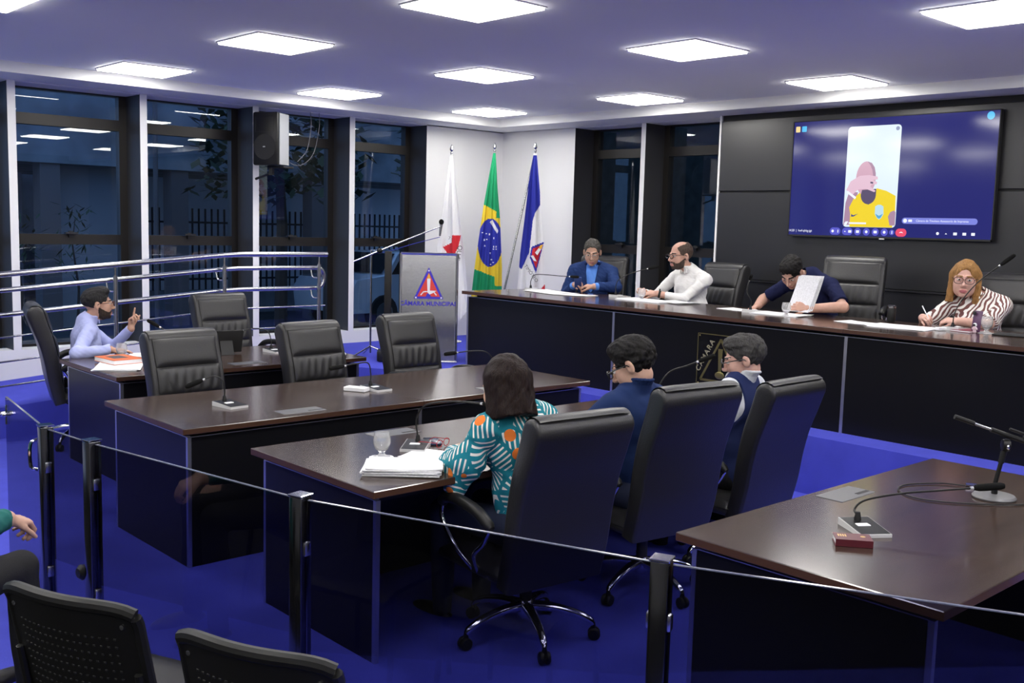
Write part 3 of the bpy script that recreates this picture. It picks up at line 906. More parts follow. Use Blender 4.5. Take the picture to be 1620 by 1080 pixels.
gooseneck_mic('desk microphone behind the red book on the lower right desk', 3.47, 1.82, .75, D(-34), [(.006,.094,.055), (.047,.091,.090), (.180,.073,.118), (.313,.054,.132), (.446,.036,.145)], head_len=.12)
gooseneck_mic('stage microphone at the left end before the blue suit', 7.42, 7.70, 1.167, D(80), [(0,.055,.10), (-.03,.03,.16), (-.14,-.02,.17), (-.32,-.10,.165), (-.42, -.14, .165)])
gooseneck_mic('stage microphone between the blue suit and the white shirt', 7.52, 6.62, 1.167, D(85), [(0,.055,.12), (-.03,.04,.18), (-.12,.0,.23), (-.22,-.05,.27), (-.29, -.08, .29)])
gooseneck_mic('stage microphone before the man reading papers', 7.27, 4.92, 1.167, D(95), [(0,.055,.10), (.0,.12,.17), (-.05,.2,.24), (-.10, .27, .28)])
gooseneck_mic('tall stage microphone crossing in front of the woman', 7.38, 3.27, 1.167, D(88), [(0,.04,.12), (-.03,-.0,.22), (-.12,-.05,.36), (-.235,-.10,.475)], head_len=.12)

# ================================================================== GLASSES, PAPERS, BOOKS, PHONES
def clear_glass(name, ior=1.45, col=(1,1,1)):
    m = bpy.data.materials.new(name); m.use_nodes = True
    b = m.node_tree.nodes['Principled BSDF']
    b.inputs['Base Color'].default_value = (*col, 1); b.inputs['Transmission Weight'].default_value = 1.0
    b.inputs['Roughness'].default_value = 0.02; b.inputs['IOR'].default_value = ior
    MATS[name] = m; return m
M_CUP = clear_glass('drinking_glass', 1.35)
M_CUP.node_tree.nodes['Principled BSDF'].inputs['Transmission Weight'].default_value = .82
M_CUP.node_tree.nodes['Principled BSDF'].inputs['Roughness'].default_value = .06
M_WATER = glass_mat('water', (.95, .96, .97))
def goblet(label, x, y, z, s=1.0, full=.6):
    t = thing('water_glass', label, 'glass', (x, y, z), 0, 'glasses of water')
    prof = [(0,0),(.036,.0),(.037,.004),(.018,.010),(.012,.018),(.016,.026),(.030,.042),(.0365,.062),(.037,.078),(.033,.098),(.0315,.108)]
    inner = [(.0295,.108),(.031,.098),(.035,.078),(.0345,.062),(.028,.044),(.012,.032),(0,.030)]
    part('bowl', MB().lathe([(r*s, h*s) for r, h in prof+inner], 24), M_CUP, t, smooth=60)
    w = [(0,.031),(.0118,.033),(.0278,.0445),(.0342,.062),(.0346,.074),(0,.074)]
    part('water', MB().lathe([(r*s, h*s) for r, h in w], 24), M_WATER, t, smooth=40)
    part('coaster', MB().lathe([(0,-.0005),(.05*s,-.0005),(.05*s,.0012),(0,.0012)], 24), M_PAPER if z < 1 else M_SILVER, t, smooth=30)
    return t
goblet('round water glass on the desk of the woman in teal', 2.735, 3.825, .751, 1.1)
goblet('water glass near the bearded man on the left desk', 3.07, 7.66, .751, 1.1)
goblet('water glass by the clasped hands of the white shirted man', 7.42, 6.26, 1.168)
goblet('water glass before the man reading papers', 7.19, 4.56, 1.168)
goblet('water glass at the right, beside the purple phone', 7.32, 3.03, 1.168, 1.1)

def paper_stack(label, x, y, z, rot, w, d, n, name='paper_stack', group=None, spread=.012, mats=None):
    """n sheets (or thin bundles), each slightly turned"""
    t = thing(name, label, 'papers', (x, y, z), rot, group)
    rnd = random.Random(int(x*100+y*7))
    h = 0.0
    for k in range(n):
        th = .0022 if n < 6 else .0045
        a = rnd.uniform(-.06, .06); ox, oy = rnd.uniform(-spread, spread), rnd.uniform(-spread, spread)
        m = MB()
        curl = rnd.uniform(.0, .004)
        def top(u, v, zz): 
            return Vector(((u-.5)*w, (v-.5)*d, zz + curl*((u-.5)*2)**4*(1 if k == n-1 else 0)))
        m.grid(lambda u, v: top(u, v, th), 6, 2); m.grid(lambda u, v: top(u, v, 0.0002), 6, 2, flip=True)
        for v in (0, 1): m.grid(lambda u, q: top(u, v, .0002+(th-.0002)*q), 6, 1)
        for u in (0, 1): m.grid(lambda v, q: top(u, v, .0002+(th-.0002)*q), 2, 1)
        o = part('sheet', m, (mats[k % len(mats)] if mats else M_PAPER), t, (ox, oy, h), a, smooth=0)
        h += th + .0003
    return t
M_PAPER2 = mat('printed_paper', (.74, .74, .77), rough=.7, mottle=(90, .12))
paper_stack('thick stack of white papers at the desk edge by the woman in teal', 2.66, 3.555, .751, D(-42), .33, .23, 7, mats=[M_PAPER, M_PAPER2])
paper_stack('loose white sheets by the elbow of the woman in teal', 2.93, 3.70, .751, D(25), .21, .26, 2)
solo('folder', MB().rbox((0, 0, .0035), (.04, .24, .006), .002, seg=1), mat('blue_folder', (.05, .14, .62), rough=.4), 'bright blue folder edge under the loose sheets', 'folder', None, (2.80, 3.55, .7565), D(-38))
paper_stack('papers under the orange book on the left desk', 2.90, 7.28, .751, D(60), .46, .30, 4, mats=[M_PAPER2, M_PAPER])
bk = thing('orange_book', 'thick book with orange cover on the left desk', 'book', (2.96, 7.44, .762), D(5))
part('pages', MB().box(-.11, -.15, .003, .11, .15, .030), M_PAPER, bk, smooth=0)
part('cover', MB().box(-.112, -.152, .030, .114, .152, .033).box(-.112, -.152, 0, .114, .152, .003).box(.111, -.152, .0, .115, .152, .033), mat('orange_cover', (.72, .16, .04), rough=.4), bk, smooth=0)
part('cover_print', MB().box(-.06, -.05, .0332, .05, .09, .0338), mat('cover_dark_print', (.05, .06, .08)), bk, smooth=0)
ob = thing('open_book', 'open white booklet with red lower edge under the speaker\'s hand', 'book', (3.30, 7.68, .751), D(-35))
for s in (-1, 1):
    m = MB()
    f = lambda u, v, z0: Vector((s*u*.16, (v-.5)*.23, z0 + .016*math.sin(min(u*2.2, 1.6))*(1-u*.5)))
    m.grid(lambda u, v: f(u, v, .004), 10, 2); m.grid(lambda u, v: f(u, v, .001), 10, 2, flip=True)
    part('page', m, M_PAPER, ob, smooth=40)
part('cover', MB().box(-.165, -.12, 0, .165, .12, .0015), mat('red_cover', (.32, .02, .03), rough=.4), ob, smooth=0)
tb = thing('tablet', 'black tablet propped up on the back left desk', 'tablet', (3.85, 7.52, .7525), D(170))
part('screen_slab', MB().rbox((0, 0, .10), (.27, .010, .19), .004, Matrix.Rotation(D(-18), 3, 'X')), M_BLACK, tb, smooth=30)
part('stand', MB().add([(-.05,.05,0),(.05,.05,0),(.05,.0,.11),(-.05,.0,.11),(-.05,.056,0),(.05,.056,0),(.05,.006,.11),(-.05,.006,.11)], [(0,1,2,3),(4,5,6,7),(0,1,5,4),(3,2,6,7),(0,3,7,4),(1,2,6,5)]), M_BLACK, tb, smooth=0)
solo('computer_mouse', MB().ell((0, 0, .012), (.03, .05, .018)), M_SILVER, 'small white rounded device at the right end of the back left desk', 'mouse', None, (4.58, 6.98, .754), D(10))
solo('white_box', MB().rbox((0, 0, .013), (.075, .15, .026), .003, seg=1), M_PAPER, 'small white box beside the middle microphone of the long desk', 'box', None, (3.70, 5.46, .751), D(28))
solo('phone', MB().rbox((0, 0, .0045), (.075, .155, .009), .004), mat('navy_phone', (.02, .03, .07), rough=.15), 'dark phone lying beyond the microphone of the woman in teal', 'phone', None, (3.13, 3.95, .751), D(-30))
# red-rimmed spectacles lying on the desk
sp = thing('spectacles', 'red rimmed spectacles lying on the desk by the woman\'s sleeve', 'spectacles', (3.10, 3.83, .751), D(20))
M_REDRIM = mat('red_rim', (.35, .02, .03), rough=.25)
for s in (-1, 1):
    part('rim', MB().tube([(s*.032+.026*math.cos(a), .0, .022+.019*math.sin(a)) for a in [k*math.pi/8 for k in range(17)]], .002, 6, caps=False), M_REDRIM, sp)
    part('temple', MB().tube([(s*.06, 0, .03), (s*.062, .09, .028), (s*.06, .13, .004)], .002, 6), M_REDRIM, sp)
part('bridge', MB().tube([(-.007, 0, .026), (0, .002, .029), (.007, 0, .026)], .002, 6), M_REDRIM, sp)
# lower right desk
rb = thing('red_book', 'small dark red book with gold lettering marks on the lower right desk', 'book', (3.285, 1.765, .751), D(-52))
part('pages', MB().box(-.060, -.038, .003, .060, .038, .022), M_PAPER, rb, smooth=0)
cov = part('cover', MB().box(-.063, -.041, 0, .063, .040, .003).box(-.063, -.041, .022, .063, .040, .025).box(-.063, -.044, 0, .063, -.040, .025), mat('maroon_cover', (.10, .010, .02), rough=.35), rb, smooth=0)
M_GOLD = mat('gold_foil', (.75, .52, .18), rough=.3, metal=.8)
for k in range(4): part('gold_line', MB().box(-.05+k*.008, -.005, .0251, -.045+k*.008, .022, .0255), M_GOLD, cov, smooth=0)
part('gold_seal', MB().lathe([(0,.0251),(.009,.0251),(.009,.0256),(0,.0256)], 12, (.035, .005, 0)), M_GOLD, cov, smooth=0)
st = thing('tabletop_mic_stand', 'black boom microphone stand with round grey base on the lower right desk', 'microphone stand', (4.36, 1.72, .751), 0)
part('round_base', MB().lathe([(0,0),(.085,0),(.087,.006),(.08,.014),(.02,.018),(0,.018)], 32), mat('grey_cast_base', (.16, .16, .165), rough=.4, metal=.4), st)
part('column', MB().tube([(0,0,.016),(.0,0,.06)], .013, 12).tube([(0,0,.06),(.012,-.012,.15)], .009, 12).tube([(.012,-.012,.15),(.02,-.018,.2)], .0125, 12), M_PLASTIC, st)
part('clutch', MB().lathe([(0,-.016),(.024,-.014),(.026,0),(.024,.014),(0,.016)], 18, (.022, -.022, .225), M=Matrix.Rotation(D(90), 3, 'X') @ Matrix.Rotation(D(40), 3, 'Y')), M_PLASTIC, st)
part('clutch_screw', MB().ell((-.0, -.042, .222), (.011, .006, .011)), M_CHROME, st)
e0, e1 = Vector((-.125, .125, .335)), Vector((.17, -.17, .20))
dv = (e1-e0).normalized()
part('boom', MB().tube([e0, e1], .006, 10), M_STEEL, st)
part('boom_grip', MB().tube([e0-dv*.01, e0+dv*.075], .0105, 10), M_PLASTIC, st)
part('boom_sleeve', MB().tube([e0+dv*.15, e0+dv*.30], .011, 10), M_PLASTIC, st)
part('wing_nut', MB().tube([e0+dv*.23+Vector((0,0,.03)), e0+dv*.31+Vector((0,0,.03))], .006, 8).tube([e0+dv*.29, e0+dv*.3+Vector((0,0,.03))], .006, 8), M_PLASTIC, st)
cb = [(4.45, 1.88, .756), (4.40, 1.97, .756), (4.26, 2.05, .755), (4.14, 2.03, .755), (4.07, 1.93, .755), (4.10, 1.82, .755), (4.2, 1.70, .755), (4.35, 1.58, .755), (4.6, 1.48, .755), (4.85, 1.42, .755)]
cable = thing('microphone_cable', 'thin dark cable coiled beside the boom stand', 'cable', (0, 0, 0))
part('lead', MB().tube(spline(cb, 6), .0032, 7), M_NECK, cable)
part('plug', MB().tube([(4.45, 1.88, .760), (4.475, 1.845, .760)], .009, 10), M_CHROME, cable)
part('plug_sleeve', MB().tube([(4.475, 1.845, .760), (4.50, 1.81, .760)], .008, 10), M_PLASTIC, cable)

# stage desk papers and devices
PZ = 1.168
paper_stack('white papers at the left end of the stage desk before the blue suit', 7.32, 7.38, PZ, D(75), .62, .26, 3, spread=.03)
paper_stack('second pile of papers before the blue suit', 7.28, 7.02, PZ, D(105), .42, .24, 2, spread=.02)
paper_stack('thick white papers under the hands of the white shirted man', 7.38, 6.16, PZ, D(88), .56, .25, 4, spread=.02)
mg = paper_stack('grey magazines beside the white shirted man\'s papers', 7.46, 5.86, PZ, D(82), .31, .24, 4, mats=[mat('grey_print', (.25,.27,.28), rough=.4, mottle=(40,.5)), M_PAPER2], spread=.015)
paper_stack('flat white sheet left of the reading man\'s microphone', 7.34, 5.13, PZ, D(86), .30, .21, 1)
paper_stack('white sheets under the writing hand of the reading man', 7.27, 4.66, PZ, D(95), .42, .25, 3)
paper_stack('single sheet on the stage desk left of the black flask', 7.18, 3.92, PZ, D(84), .30, .21, 1)
paper_stack('spread papers on the stage desk between flask and woman', 7.15, 3.58, PZ, D(95), .42, .28, 3, spread=.03)
fl = thing('flask', 'small black thermos flask on the stage desk', 'flask', (7.50, 3.83, PZ))
part('body', MB().lathe([(0,0),(.030,0),(.032,.004),(.032,.10),(.030,.105),(0,.105)], 20), M_PLASTIC, fl)
part('lid', MB().lathe([(0,.105),(.031,.106),(.033,.11),(.033,.128),(.029,.132),(0,.132)], 20), mat('dark_steel_lid', (.2,.2,.21), rough=.25, metal=1), fl)
nbk = thing('notebook', 'dark red notebook on the stage desk before the woman', 'notebook', (7.33, 3.16, PZ), D(80))
part('pages', MB().box(-.075, -.1, .002, .075, .1, .010), M_PAPER, nbk, smooth=0)
part('cover', MB().box(-.077, -.102, .010, .077, .102, .012).box(-.077, -.102, 0, .077, .102, .002), mat('wine_cover', (.22, .03, .06), rough=.4), nbk, smooth=0)
ph = thing('phone_on_stand', 'purple phone leaning upright on a tiny astronaut figure', 'phone', (7.30, 3.10, PZ+.0), D(-108))
part('phone_slab', MB().rbox((0, .012, .078), (.074, .009, .15), .004, Matrix.Rotation(D(-8), 3, 'X')), mat('purple_phone', (.10, .04, .10), rough=.3), ph)
part('camera_bump', MB().rbox((-.018, .003, .135), (.026, .006, .026), .003), M_BLACK, ph)
M_ASTRO = mat('pearly_pink_plastic', (.72, .55, .60), rough=.3)
fg = thing('astronaut_figurine', 'tiny white and pink astronaut phone holder', 'figurine', (7.255, 3.085, PZ), D(-108))
part('body', MB().ell((0,0,.030), (.014,.011,.017)).ell((-.006,0,.010), (.007,.008,.012)).ell((.006,0,.010), (.007,.008,.012)), M_ASTRO, fg)
part('arm', MB().ell((-.016,0,.032), (.006,.006,.012), Matrix.Rotation(.6,3,'Y')), M_ASTRO, fg); part('arm', MB().ell((.016,0,.032), (.006,.006,.012), Matrix.Rotation(-.6,3,'Y')), M_ASTRO, fg)
hl = part('helmet', MB().ell((0,0,.056), (.015,.014,.014)), M_PAPER, fg); part('visor', MB().ell((0,-.006,.056), (.012,.010,.010)), M_BLACK, hl)
solo('charger_block', MB().rbox((0,0,.012), (.04,.07,.024), .004), M_PAPER, 'small white charger block on the stage desk by the woman', 'charger', None, (7.20, 3.30, PZ), D(70))
solo('tablet', MB().rbox((0,0,.005), (.20,.27,.010), .004), M_BLACK, 'black tablet lying flat at the right edge of the stage desk', 'tablet', None, (7.33, 2.83, PZ), D(8))

# ================================================================== PLAQUE on the stage desk front
M_BRASS = mat('old_brass', (.30, .25, .10), rough=.35, metal=.8)
pq = thing('plaque', 'dark glass plaque with gold triangle emblem and CÂMARA lettering', 'plaque', (6.655, 4.785, .60))
part('glass_plate', MB().box(-.004, -.225, 0, .008, .225, .42), mat('black_glass', (.008,.008,.01), rough=.08), pq, smooth=0)
fr = MB(); x_ = -.006
for (a0, b0, a1, b1) in ((-.225, 0, .225, .006), (-.225, .414, .225, .42), (-.225, 0, -.219, .42), (.219, 0, .225, .42)): fr.box(x_, a0, b0, x_+.004, a1, b1)
part('brass_border', fr, M_BRASS, pq, smooth=0)
tri = MB()
def bar(p, q, w):
    p, q = Vector((0, *p)), Vector((0, *q)); d = (q-p).normalized(); n = Vector((0, -d.z, d.y))*w
    tri.add([Vector((x_, 0, 0))+c for c in (p-n, p+n, q+n, q-n)] + [Vector((x_+.004, 0, 0))+c for c in (p-n, p+n, q+n, q-n)], [(0,1,2,3),(4,7,6,5),(0,4,5,1),(1,5,6,2),(2,6,7,3),(3,7,4,0)])
bar((0, .385), (.185, .05), .009); bar((0, .385), (-.185, .05), .009); bar((.185, .05), (-.185, .05), .009)
part('brass_triangle', tri, M_BRASS, pq, smooth=0)
tr = MB(); tr.add([(x_-.001, .022, .31), (x_-.001, -.022, .31), (x_-.001, -.014, .13), (x_-.001, .014, .13)], [(0,1,2,3)]); tr.ell((x_, 0, .10), (.004, .045, .03))
part('brass_torch', tr, M_BRASS, pq, smooth=0)
# lettering reads upwards along the left side of the triangle
dirv = Vector((0, -.185, .335)).normalized()
text_mesh('lettering', 'CÂMARA', .062, mat('brass_letters', (.42, .38, .24), rough=.4, metal=.5), pq,
          frame_matrix((x_-.001, .092+.052, .2175+.028), dirv, Vector((0, .335, .185))), spacing=1.25, bold=.001)
for yy in (-.205, .205):
    for zz in (.02, .40): part('screw', MB().ell((x_, yy, zz), (.004, .007, .007)), M_BRASS, pq)

# ================================================================== LECTERN with council emblem
u_l = Vector((.797, -.604, 0)); n_l = Vector((-.604, -.797, 0))       # along the front, out of the front
lc = thing('lectern', 'brushed steel lectern with blue and red triangle emblem', 'lectern', (6.49, 8.30, ZP), math.atan2(u_l.y, u_l.x))
# local frame: +x along the front, -y out of the front
WL, HL = .285, 1.105
def lx_front(z): return -.07 + .055*max(z-.40, 0) - .05*max(.25-z, 0)
M_BRUSH = mat('brushed_steel_sheet', (.60, .60, .62), rough=.24, metal=1.0, bump=(60, .05))
m = MB(); m.grid(lambda u, v: Vector(((u*2-1)*WL, lx_front(v*HL), v*HL)), 4, 24); m.grid(lambda u, v: Vector(((u*2-1)*WL, lx_front(v*HL)+.004, v*HL)), 4, 24, flip=True)
part('front_sheet', m, M_BRUSH, lc)
for s in (-1, 1):
    m = MB(); m.tube([(s*WL, lx_front(k/20*HL)-.004, k/20*HL) for k in range(21)], .014, 10)
    part('side_tube', m, M_CHROME, lc)
    m = MB(); m.grid(lambda u, v: Vector((s*(WL-.005), lx_front(v*HL)+.01+u*.30, v*HL)), 4, 20); m.grid(lambda u, v: Vector((s*(WL-.012), lx_front(v*HL)+.01+u*.30, v*HL)), 4, 20, flip=True)
    part('side_sheet', m, M_BLACKLAM, lc)
part('top_tube', MB().tube([(-WL, lx_front(HL)-.004, HL), (WL, lx_front(HL)-.004, HL)], .013, 10), M_CHROME, lc)
m = MB(); m.add([(-WL-.02, 0, HL-.005), (WL+.02, 0, HL-.005), (WL+.02, .40, HL-.115), (-WL-.02, .40, HL-.115), (-WL-.02, 0, HL-.03), (WL+.02, 0, HL-.03), (WL+.02, .40, HL-.14), (-WL-.02, .40, HL-.14)],
      [(0,1,2,3),(4,7,6,5),(0,4,5,1),(1,5,6,2),(2,6,7,3),(3,7,4,0)])
part('reading_top', m, mat('navy_laminate', (.01, .012, .05), rough=.3), lc, smooth=0)
part('foot_plate', MB().rbox((0, .09, .01), (.60, .42, .02), .005), M_BRUSH, lc)
M_EBLUE = mat('emblem_blue', (.045, .03, .48), rough=.4); M_ERED = mat('emblem_red', (.72, .05, .035), rough=.4)
M_EWHT = mat('emblem_white', (.8, .8, .8), rough=.5); M_EYEL = mat('emblem_yellow', (.85, .45, .03), rough=.5)
zc = .78
em = part('emblem', MB().add([(-.15, -.001, zc-.13), (.15, -.001, zc-.13), (0, -.001, zc+.19), (-.15, -.004, zc-.13), (.15, -.004, zc-.13), (0, -.004, zc+.19)], [(0,1,2),(3,5,4),(0,3,4,1),(1,4,5,2),(2,5,3,0)]), M_EBLUE, lc, smooth=0, label='blue triangle emblem with torch on red')
part('red_field', MB().add([(-.115, -.0055, zc-.107), (.115, -.0055, zc-.107), (0, -.0055, zc+.135)], [(0,1,2)]), M_ERED, em, smooth=0)
part('torch', MB().add([(-.018,-.007,zc+.075),(.018,-.007,zc+.075),(.012,-.007,zc-.05),(-.012,-.007,zc-.05)], [(0,1,2,3)]), M_EWHT, em, smooth=0)
part('flame', MB().add([(-.016,-.0075,zc+.075),(.016,-.0075,zc+.075),(.010,-.0075,zc+.105),(0,-.0075,zc+.128),(-.010,-.0075,zc+.105)], [(0,1,2,3,4)]), M_EYEL, em, smooth=0)
part('bird', MB().add([(-.02,-.0078,zc-.055),(.0,-.0078,zc-.045),(.08,-.0078,zc-.047),(.035,-.0078,zc-.075),(.01,-.0078,zc-.085)], [(0,1,2,3,4)]).add([(-.06,-.0077,zc-.055),(-.025,-.0077,zc-.05),(-.01,-.0077,zc-.06),(-.05,-.0077,zc-.065)], [(0,1,2,3)]), M_EWHT, em, smooth=0)
part('blue_mound', MB().add([(-.03,-.007,zc-.107),(.025,-.007,zc-.107),(.012,-.007,zc-.075),(-.015,-.007,zc-.075)], [(0,1,2,3)]), M_EBLUE, em, smooth=0)
for s in (-1, 1): part('tool', MB().add([(s*.075,-.007,zc-.095),(s*.085,-.007,zc-.09),(s*.055,-.007,zc-.055),(s*.045,-.007,zc-.06)], [(0,1,2,3)]), M_EWHT, em, smooth=0)
for p_ in ((-.128, zc-.118), (.128, zc-.118), (0, zc+.155)): part('dot', MB().lathe([(0,-.0015),(.009,-.0015),(.009,0),(0,0)], 10, (p_[0], -.006, p_[1]), M=Matrix.Rotation(math.pi/2,3,'X')), M_EWHT, em, smooth=0)
for ob_ in [em]+list(em.children):
    for v_ in ob_.data.vertices: v_.co.y += lx_front(v_.co.z)-.004
text_mesh('lettering', 'CÂMARA MUNICIPAL', .060, M_EBLUE, lc, frame_matrix((0, lx_front(.600)-.009, .600), (1,0,0), (0,.055,1)), bold=.0012, spacing=1.02)
# dark control box at the lectern's left side
solo('amplifier_box', MB().rbox((0,0,.62), (.07,.16,1.0), .01).rbox((0,0,.06),(.2,.25,.1),.01), M_PLASTIC, 'narrow black equipment column beside the lectern', 'equipment', None, (6.17, 8.56, ZP), math.atan2(u_l.y, u_l.x))

# boom microphone stand behind the lectern
bs = thing('boom_mic_stand', 'tall boom microphone stand angled over the lectern', 'microphone stand', (6.17, 8.86, ZP))
def L_(p): return Vector(p) - Vector((6.17, 8.86, ZP))
part('pole', MB().tube([(0,0,.05),(0,0,1.12)], .011, 10), M_STEEL, bs)
b0, b1 = L_((5.95, 8.86, 1.42)), L_((6.72, 8.42, 1.80))
part('boom', MB().tube([b0, b1], .0085, 10), M_STEEL, bs)
part('clutch', MB().ell(b0*.7+b1*.3, (.03,.03,.03)), M_PLASTIC, bs)
part('pole_extension', MB().tube([(0,0,1.12), b0*.7+b1*.3], .008, 8), M_STEEL, bs)
mc = part('microphone', MB().tube([b1+Vector((0,0,-.10)), b1+Vector((.01,-.005,.02))], [.010,.016], 12), M_STEEL, bs)
part('grille', MB().ell(b1+Vector((.012,-.006,.045)), (.026,.026,.03)), M_FOAM, mc)
part('cable', MB().tube(spline([b1+Vector((0,0,-.11)), b1*.7+b0*.3+Vector((0,0,-.07)), b1*.4+b0*.6+Vector((0,0,-.04)), b0*.75+b1*.25], 5), .004, 6), mat('blue_cable', (.03,.04,.35), rough=.5), bs)
for a in (-.9, 1.2, 3.3): part('tripod_leg', MB().tube([(0,0,.12), (.30*math.cos(a), .30*math.sin(a), .012)], .009, 8), M_STEEL, bs)

# ================================================================== LOUDSPEAKER on its bracket
spk = thing('loudspeaker', 'black and grey loudspeaker hung on the window wall', 'loudspeaker', (5.46, 9.78, 2.39), D(-62))
# local: -y is the front
m = MB(); m.rbox((0, .02, .27), (.30, .05, .55), .02); part('front_baffle', m, M_PLASTIC, spk)
m = MB(); m.prism([(-.15,.04),(.15,.04),(.13,.25),(-.13,.25)], .008, .535); part('cabinet', m, mat('grey_cabinet', (.33,.34,.36), rough=.45), spk, smooth=30)
R90 = Matrix.Rotation(math.pi/2, 3, 'X')
gr_ = part('woofer_grille', MB().lathe([(0,-.014),(.10,-.012),(.128,-.004),(.132,.004),(0,.006)], 32, (0, -.006, .185), M=R90), mat('grille_black', (.02,.02,.02), rough=.8, bump=(500,.4,1)), spk)
part('badge', MB().rbox((0, -.022, .185), (.028, .004, .012), .002, seg=1), M_SILVER, gr_)
hn = MB(); hn.add([(-.11,-.006,.50),(.11,-.006,.50),(.11,-.006,.34),(-.11,-.006,.34),(-.035,.03,.45),(.035,.03,.45),(.035,.03,.39),(-.035,.03,.39)], [(0,1,5,4),(1,2,6,5),(2,3,7,6),(3,0,4,7),(4,5,6,7)])
part('horn', hn, M_BLACK, spk, smooth=0)
part('bracket', MB().box(-.02,.10,-.10,.02,.14,.01).tube([(0,.12,-.08),(-.236,.182,-.14)], .014, 8).rbox((.06,.2,-.015),(.2,.2,.02),.004), M_BLACK, spk, smooth=30)
wire = thing('speaker_cable', 'thin cables looping down beside the loudspeaker', 'cable', (0,0,0))
for pts in ([(5.70, 10.0, 2.88), (5.82, 10.05, 2.72), (5.85, 10.05, 2.50), (6.02, 10.05, 2.42), (6.2, 10.05, 2.55), (6.28, 10.05, 2.85), (6.28, 10.05, 3.01)],
            [(6.0, 10.04, 2.46), (6.12, 10.04, 2.60), (6.17, 10.04, 2.85), (6.16, 10.04, 3.01)], [(5.66, 9.98, 2.92), (5.76, 10.04, 2.80), (5.83, 10.05, 2.74)]):
    part('lead', MB().tube(spline(pts, 8), .004, 6), mat('grey_lead', (.16, .16, .17), rough=.5), wire)

# ================================================================== WALL SCREEN with a video call
tv = thing('wall_screen', 'large wall-mounted screen showing a video call', 'television', (8.86, 4.67, 1.80))
# local: screen plane x=0 facing -x ; local +y is to the LEFT in the picture
TW, THh = .985, 1.10
part('housing', MB().rbox((.035, 0, THh/2), (.05, 2*TW, THh), .006), M_BLACK, tv)
part('wall_mount', MB().box(.06, -.3, .3, .10, .3, .8), M_BLACK, tv, smooth=0)
bz = MB()
for a0, b0_, a1, b1_ in ((-TW, 0, TW, .016), (-TW, THh-.009, TW, THh), (-TW, 0, -TW+.009, THh), (TW-.009, 0, TW, THh)): bz.box(.001, a0, b0_, .012, a1, b1_)
part('bezel', bz, M_BLACK, tv, smooth=0)
part('brand_tab', MB().rbox((.004, .0, -.004), (.012, .05, .012), .003), M_SILVER, tv)
def emis(name, col, k=1.0, rough=.12, spec=.5):
    return mat(name, (.005, .005, .008), rough=rough, spec=spec, emit=col, emit_strength=k)
S_BG = emis('screen_navy', srgb(36, 38, 112), 1.0, .10)
scr = part('screen', MB().box(.008, -TW+.009, .016, .014, TW-.009, THh-.009), S_BG, tv, smooth=0, label='dark blue video call screen')
def rrect(y0, y1, z0, z1, r, x, n=6):
    pts = []
    for cy, cz, a0 in ((y1-r, z1-r, 0), (y0+r, z1-r, 90), (y0+r, z0+r, 180), (y1-r, z0+r, 270)):
        for k in range(n+1):
            a = math.radians(a0+90*k/n); pts.append((x, cy+r*math.cos(a), cz+r*math.sin(a)))
    return pts
def flat(name, pts, m, parent=scr, dx=.0006):
    n = len(pts)
    mb = MB(); mb.add(list(pts) + [(p[0]+dx, p[1], p[2]) for p in pts], [tuple(range(n)), tuple(range(n, 2*n))[::-1]] + [(i, (i+1) % n, n+(i+1) % n, n+i) for i in range(n)])
    return part(name, mb, m, parent, smooth=0)
def disc(y, z, ry, rz, x, n=20, a0=0, a1=360):
    return [(x, y+ry*math.cos(math.radians(a0+(a1-a0)*k/n)), z+rz*math.sin(math.radians(a0+(a1-a0)*k/n))) for k in range(n if a1-a0 == 360 else n+1)]
# picture coordinates: a = metres from the left edge, h = metres above the lower edge
def Y(a): return TW - a
S_TILE = emis('video_wall', srgb(226, 240, 250), 1.05)
tile_l, tile_r, tile_b, tile_t = .585, 1.105, .100, 1.02
tile = flat('video_tile', rrect(Y(tile_r), Y(tile_l), tile_b, tile_t, .035, .0070), S_TILE)
def PT(a, h, x=.0064): return (x, Y(a), h)
S_YEL = emis('jersey_yellow', srgb(245, 215, 40), 1.0); S_SKIN = emis('video_skin', srgb(214, 170, 190), 1.0); S_SKIN2 = emis('video_skin_shade', srgb(176, 140, 165), 1.0)
S_BEARD = emis('video_beard', srgb(92, 80, 108), 1.0); S_GREENC = emis('collar_green', srgb(40, 110, 90), 1.0); S_WH = emis('ui_white', srgb(235, 238, 255), 1.1)
S_BTN = emis('ui_button', srgb(92, 92, 205), 1.0); S_RED = emis('ui_red', srgb(240, 80, 110), 1.0); S_PILL = emis('ui_pill', srgb(128, 136, 225), 1.0)
S_CYAN = emis('ui_cyan', srgb(70, 190, 250), 1.0); S_CREAM = emis('ui_cream', srgb(245, 220, 150), 1.0); S_DBLUE = emis('shirt_mark_blue', srgb(45, 60, 140), 1.0)
def fig(name, pts, m, x): return flat(name, [PT(a, h, x) for a, h in pts], m, tile, .0003)
sub = tile
fig('arm', [(.590,.115),(.60,.32),(.63,.42),(.72,.42),(.70,.30),(.66,.12)], S_SKIN2, .0067)
fig('jersey', [(.655,.101),(.655,.22),(.64,.28),(.68,.36),(.76,.44),(.80,.36),(.83,.34),(.86,.36),(.905,.455),(1.0,.43),(1.09,.385),(1.095,.25),(1.075,.101)], S_YEL, .0066)
fig('forearm', [(1.03,.20),(1.05,.24),(1.085,.255),(1.1,.24),(1.1,.12),(1.05,.12)], S_SKIN2, .0065)
fig('collar', [(.765,.40),(.80,.325),(.83,.305),(.865,.33),(.90,.43),(.885,.43),(.855,.36),(.83,.335),(.80,.355)], S_GREENC, .0063)
flat('head', [PT(.79+.098*math.cos(t), .545+.155*math.sin(t), .0062) for t in [k*math.pi/14 for k in range(28)]], S_SKIN, tile, .0003)
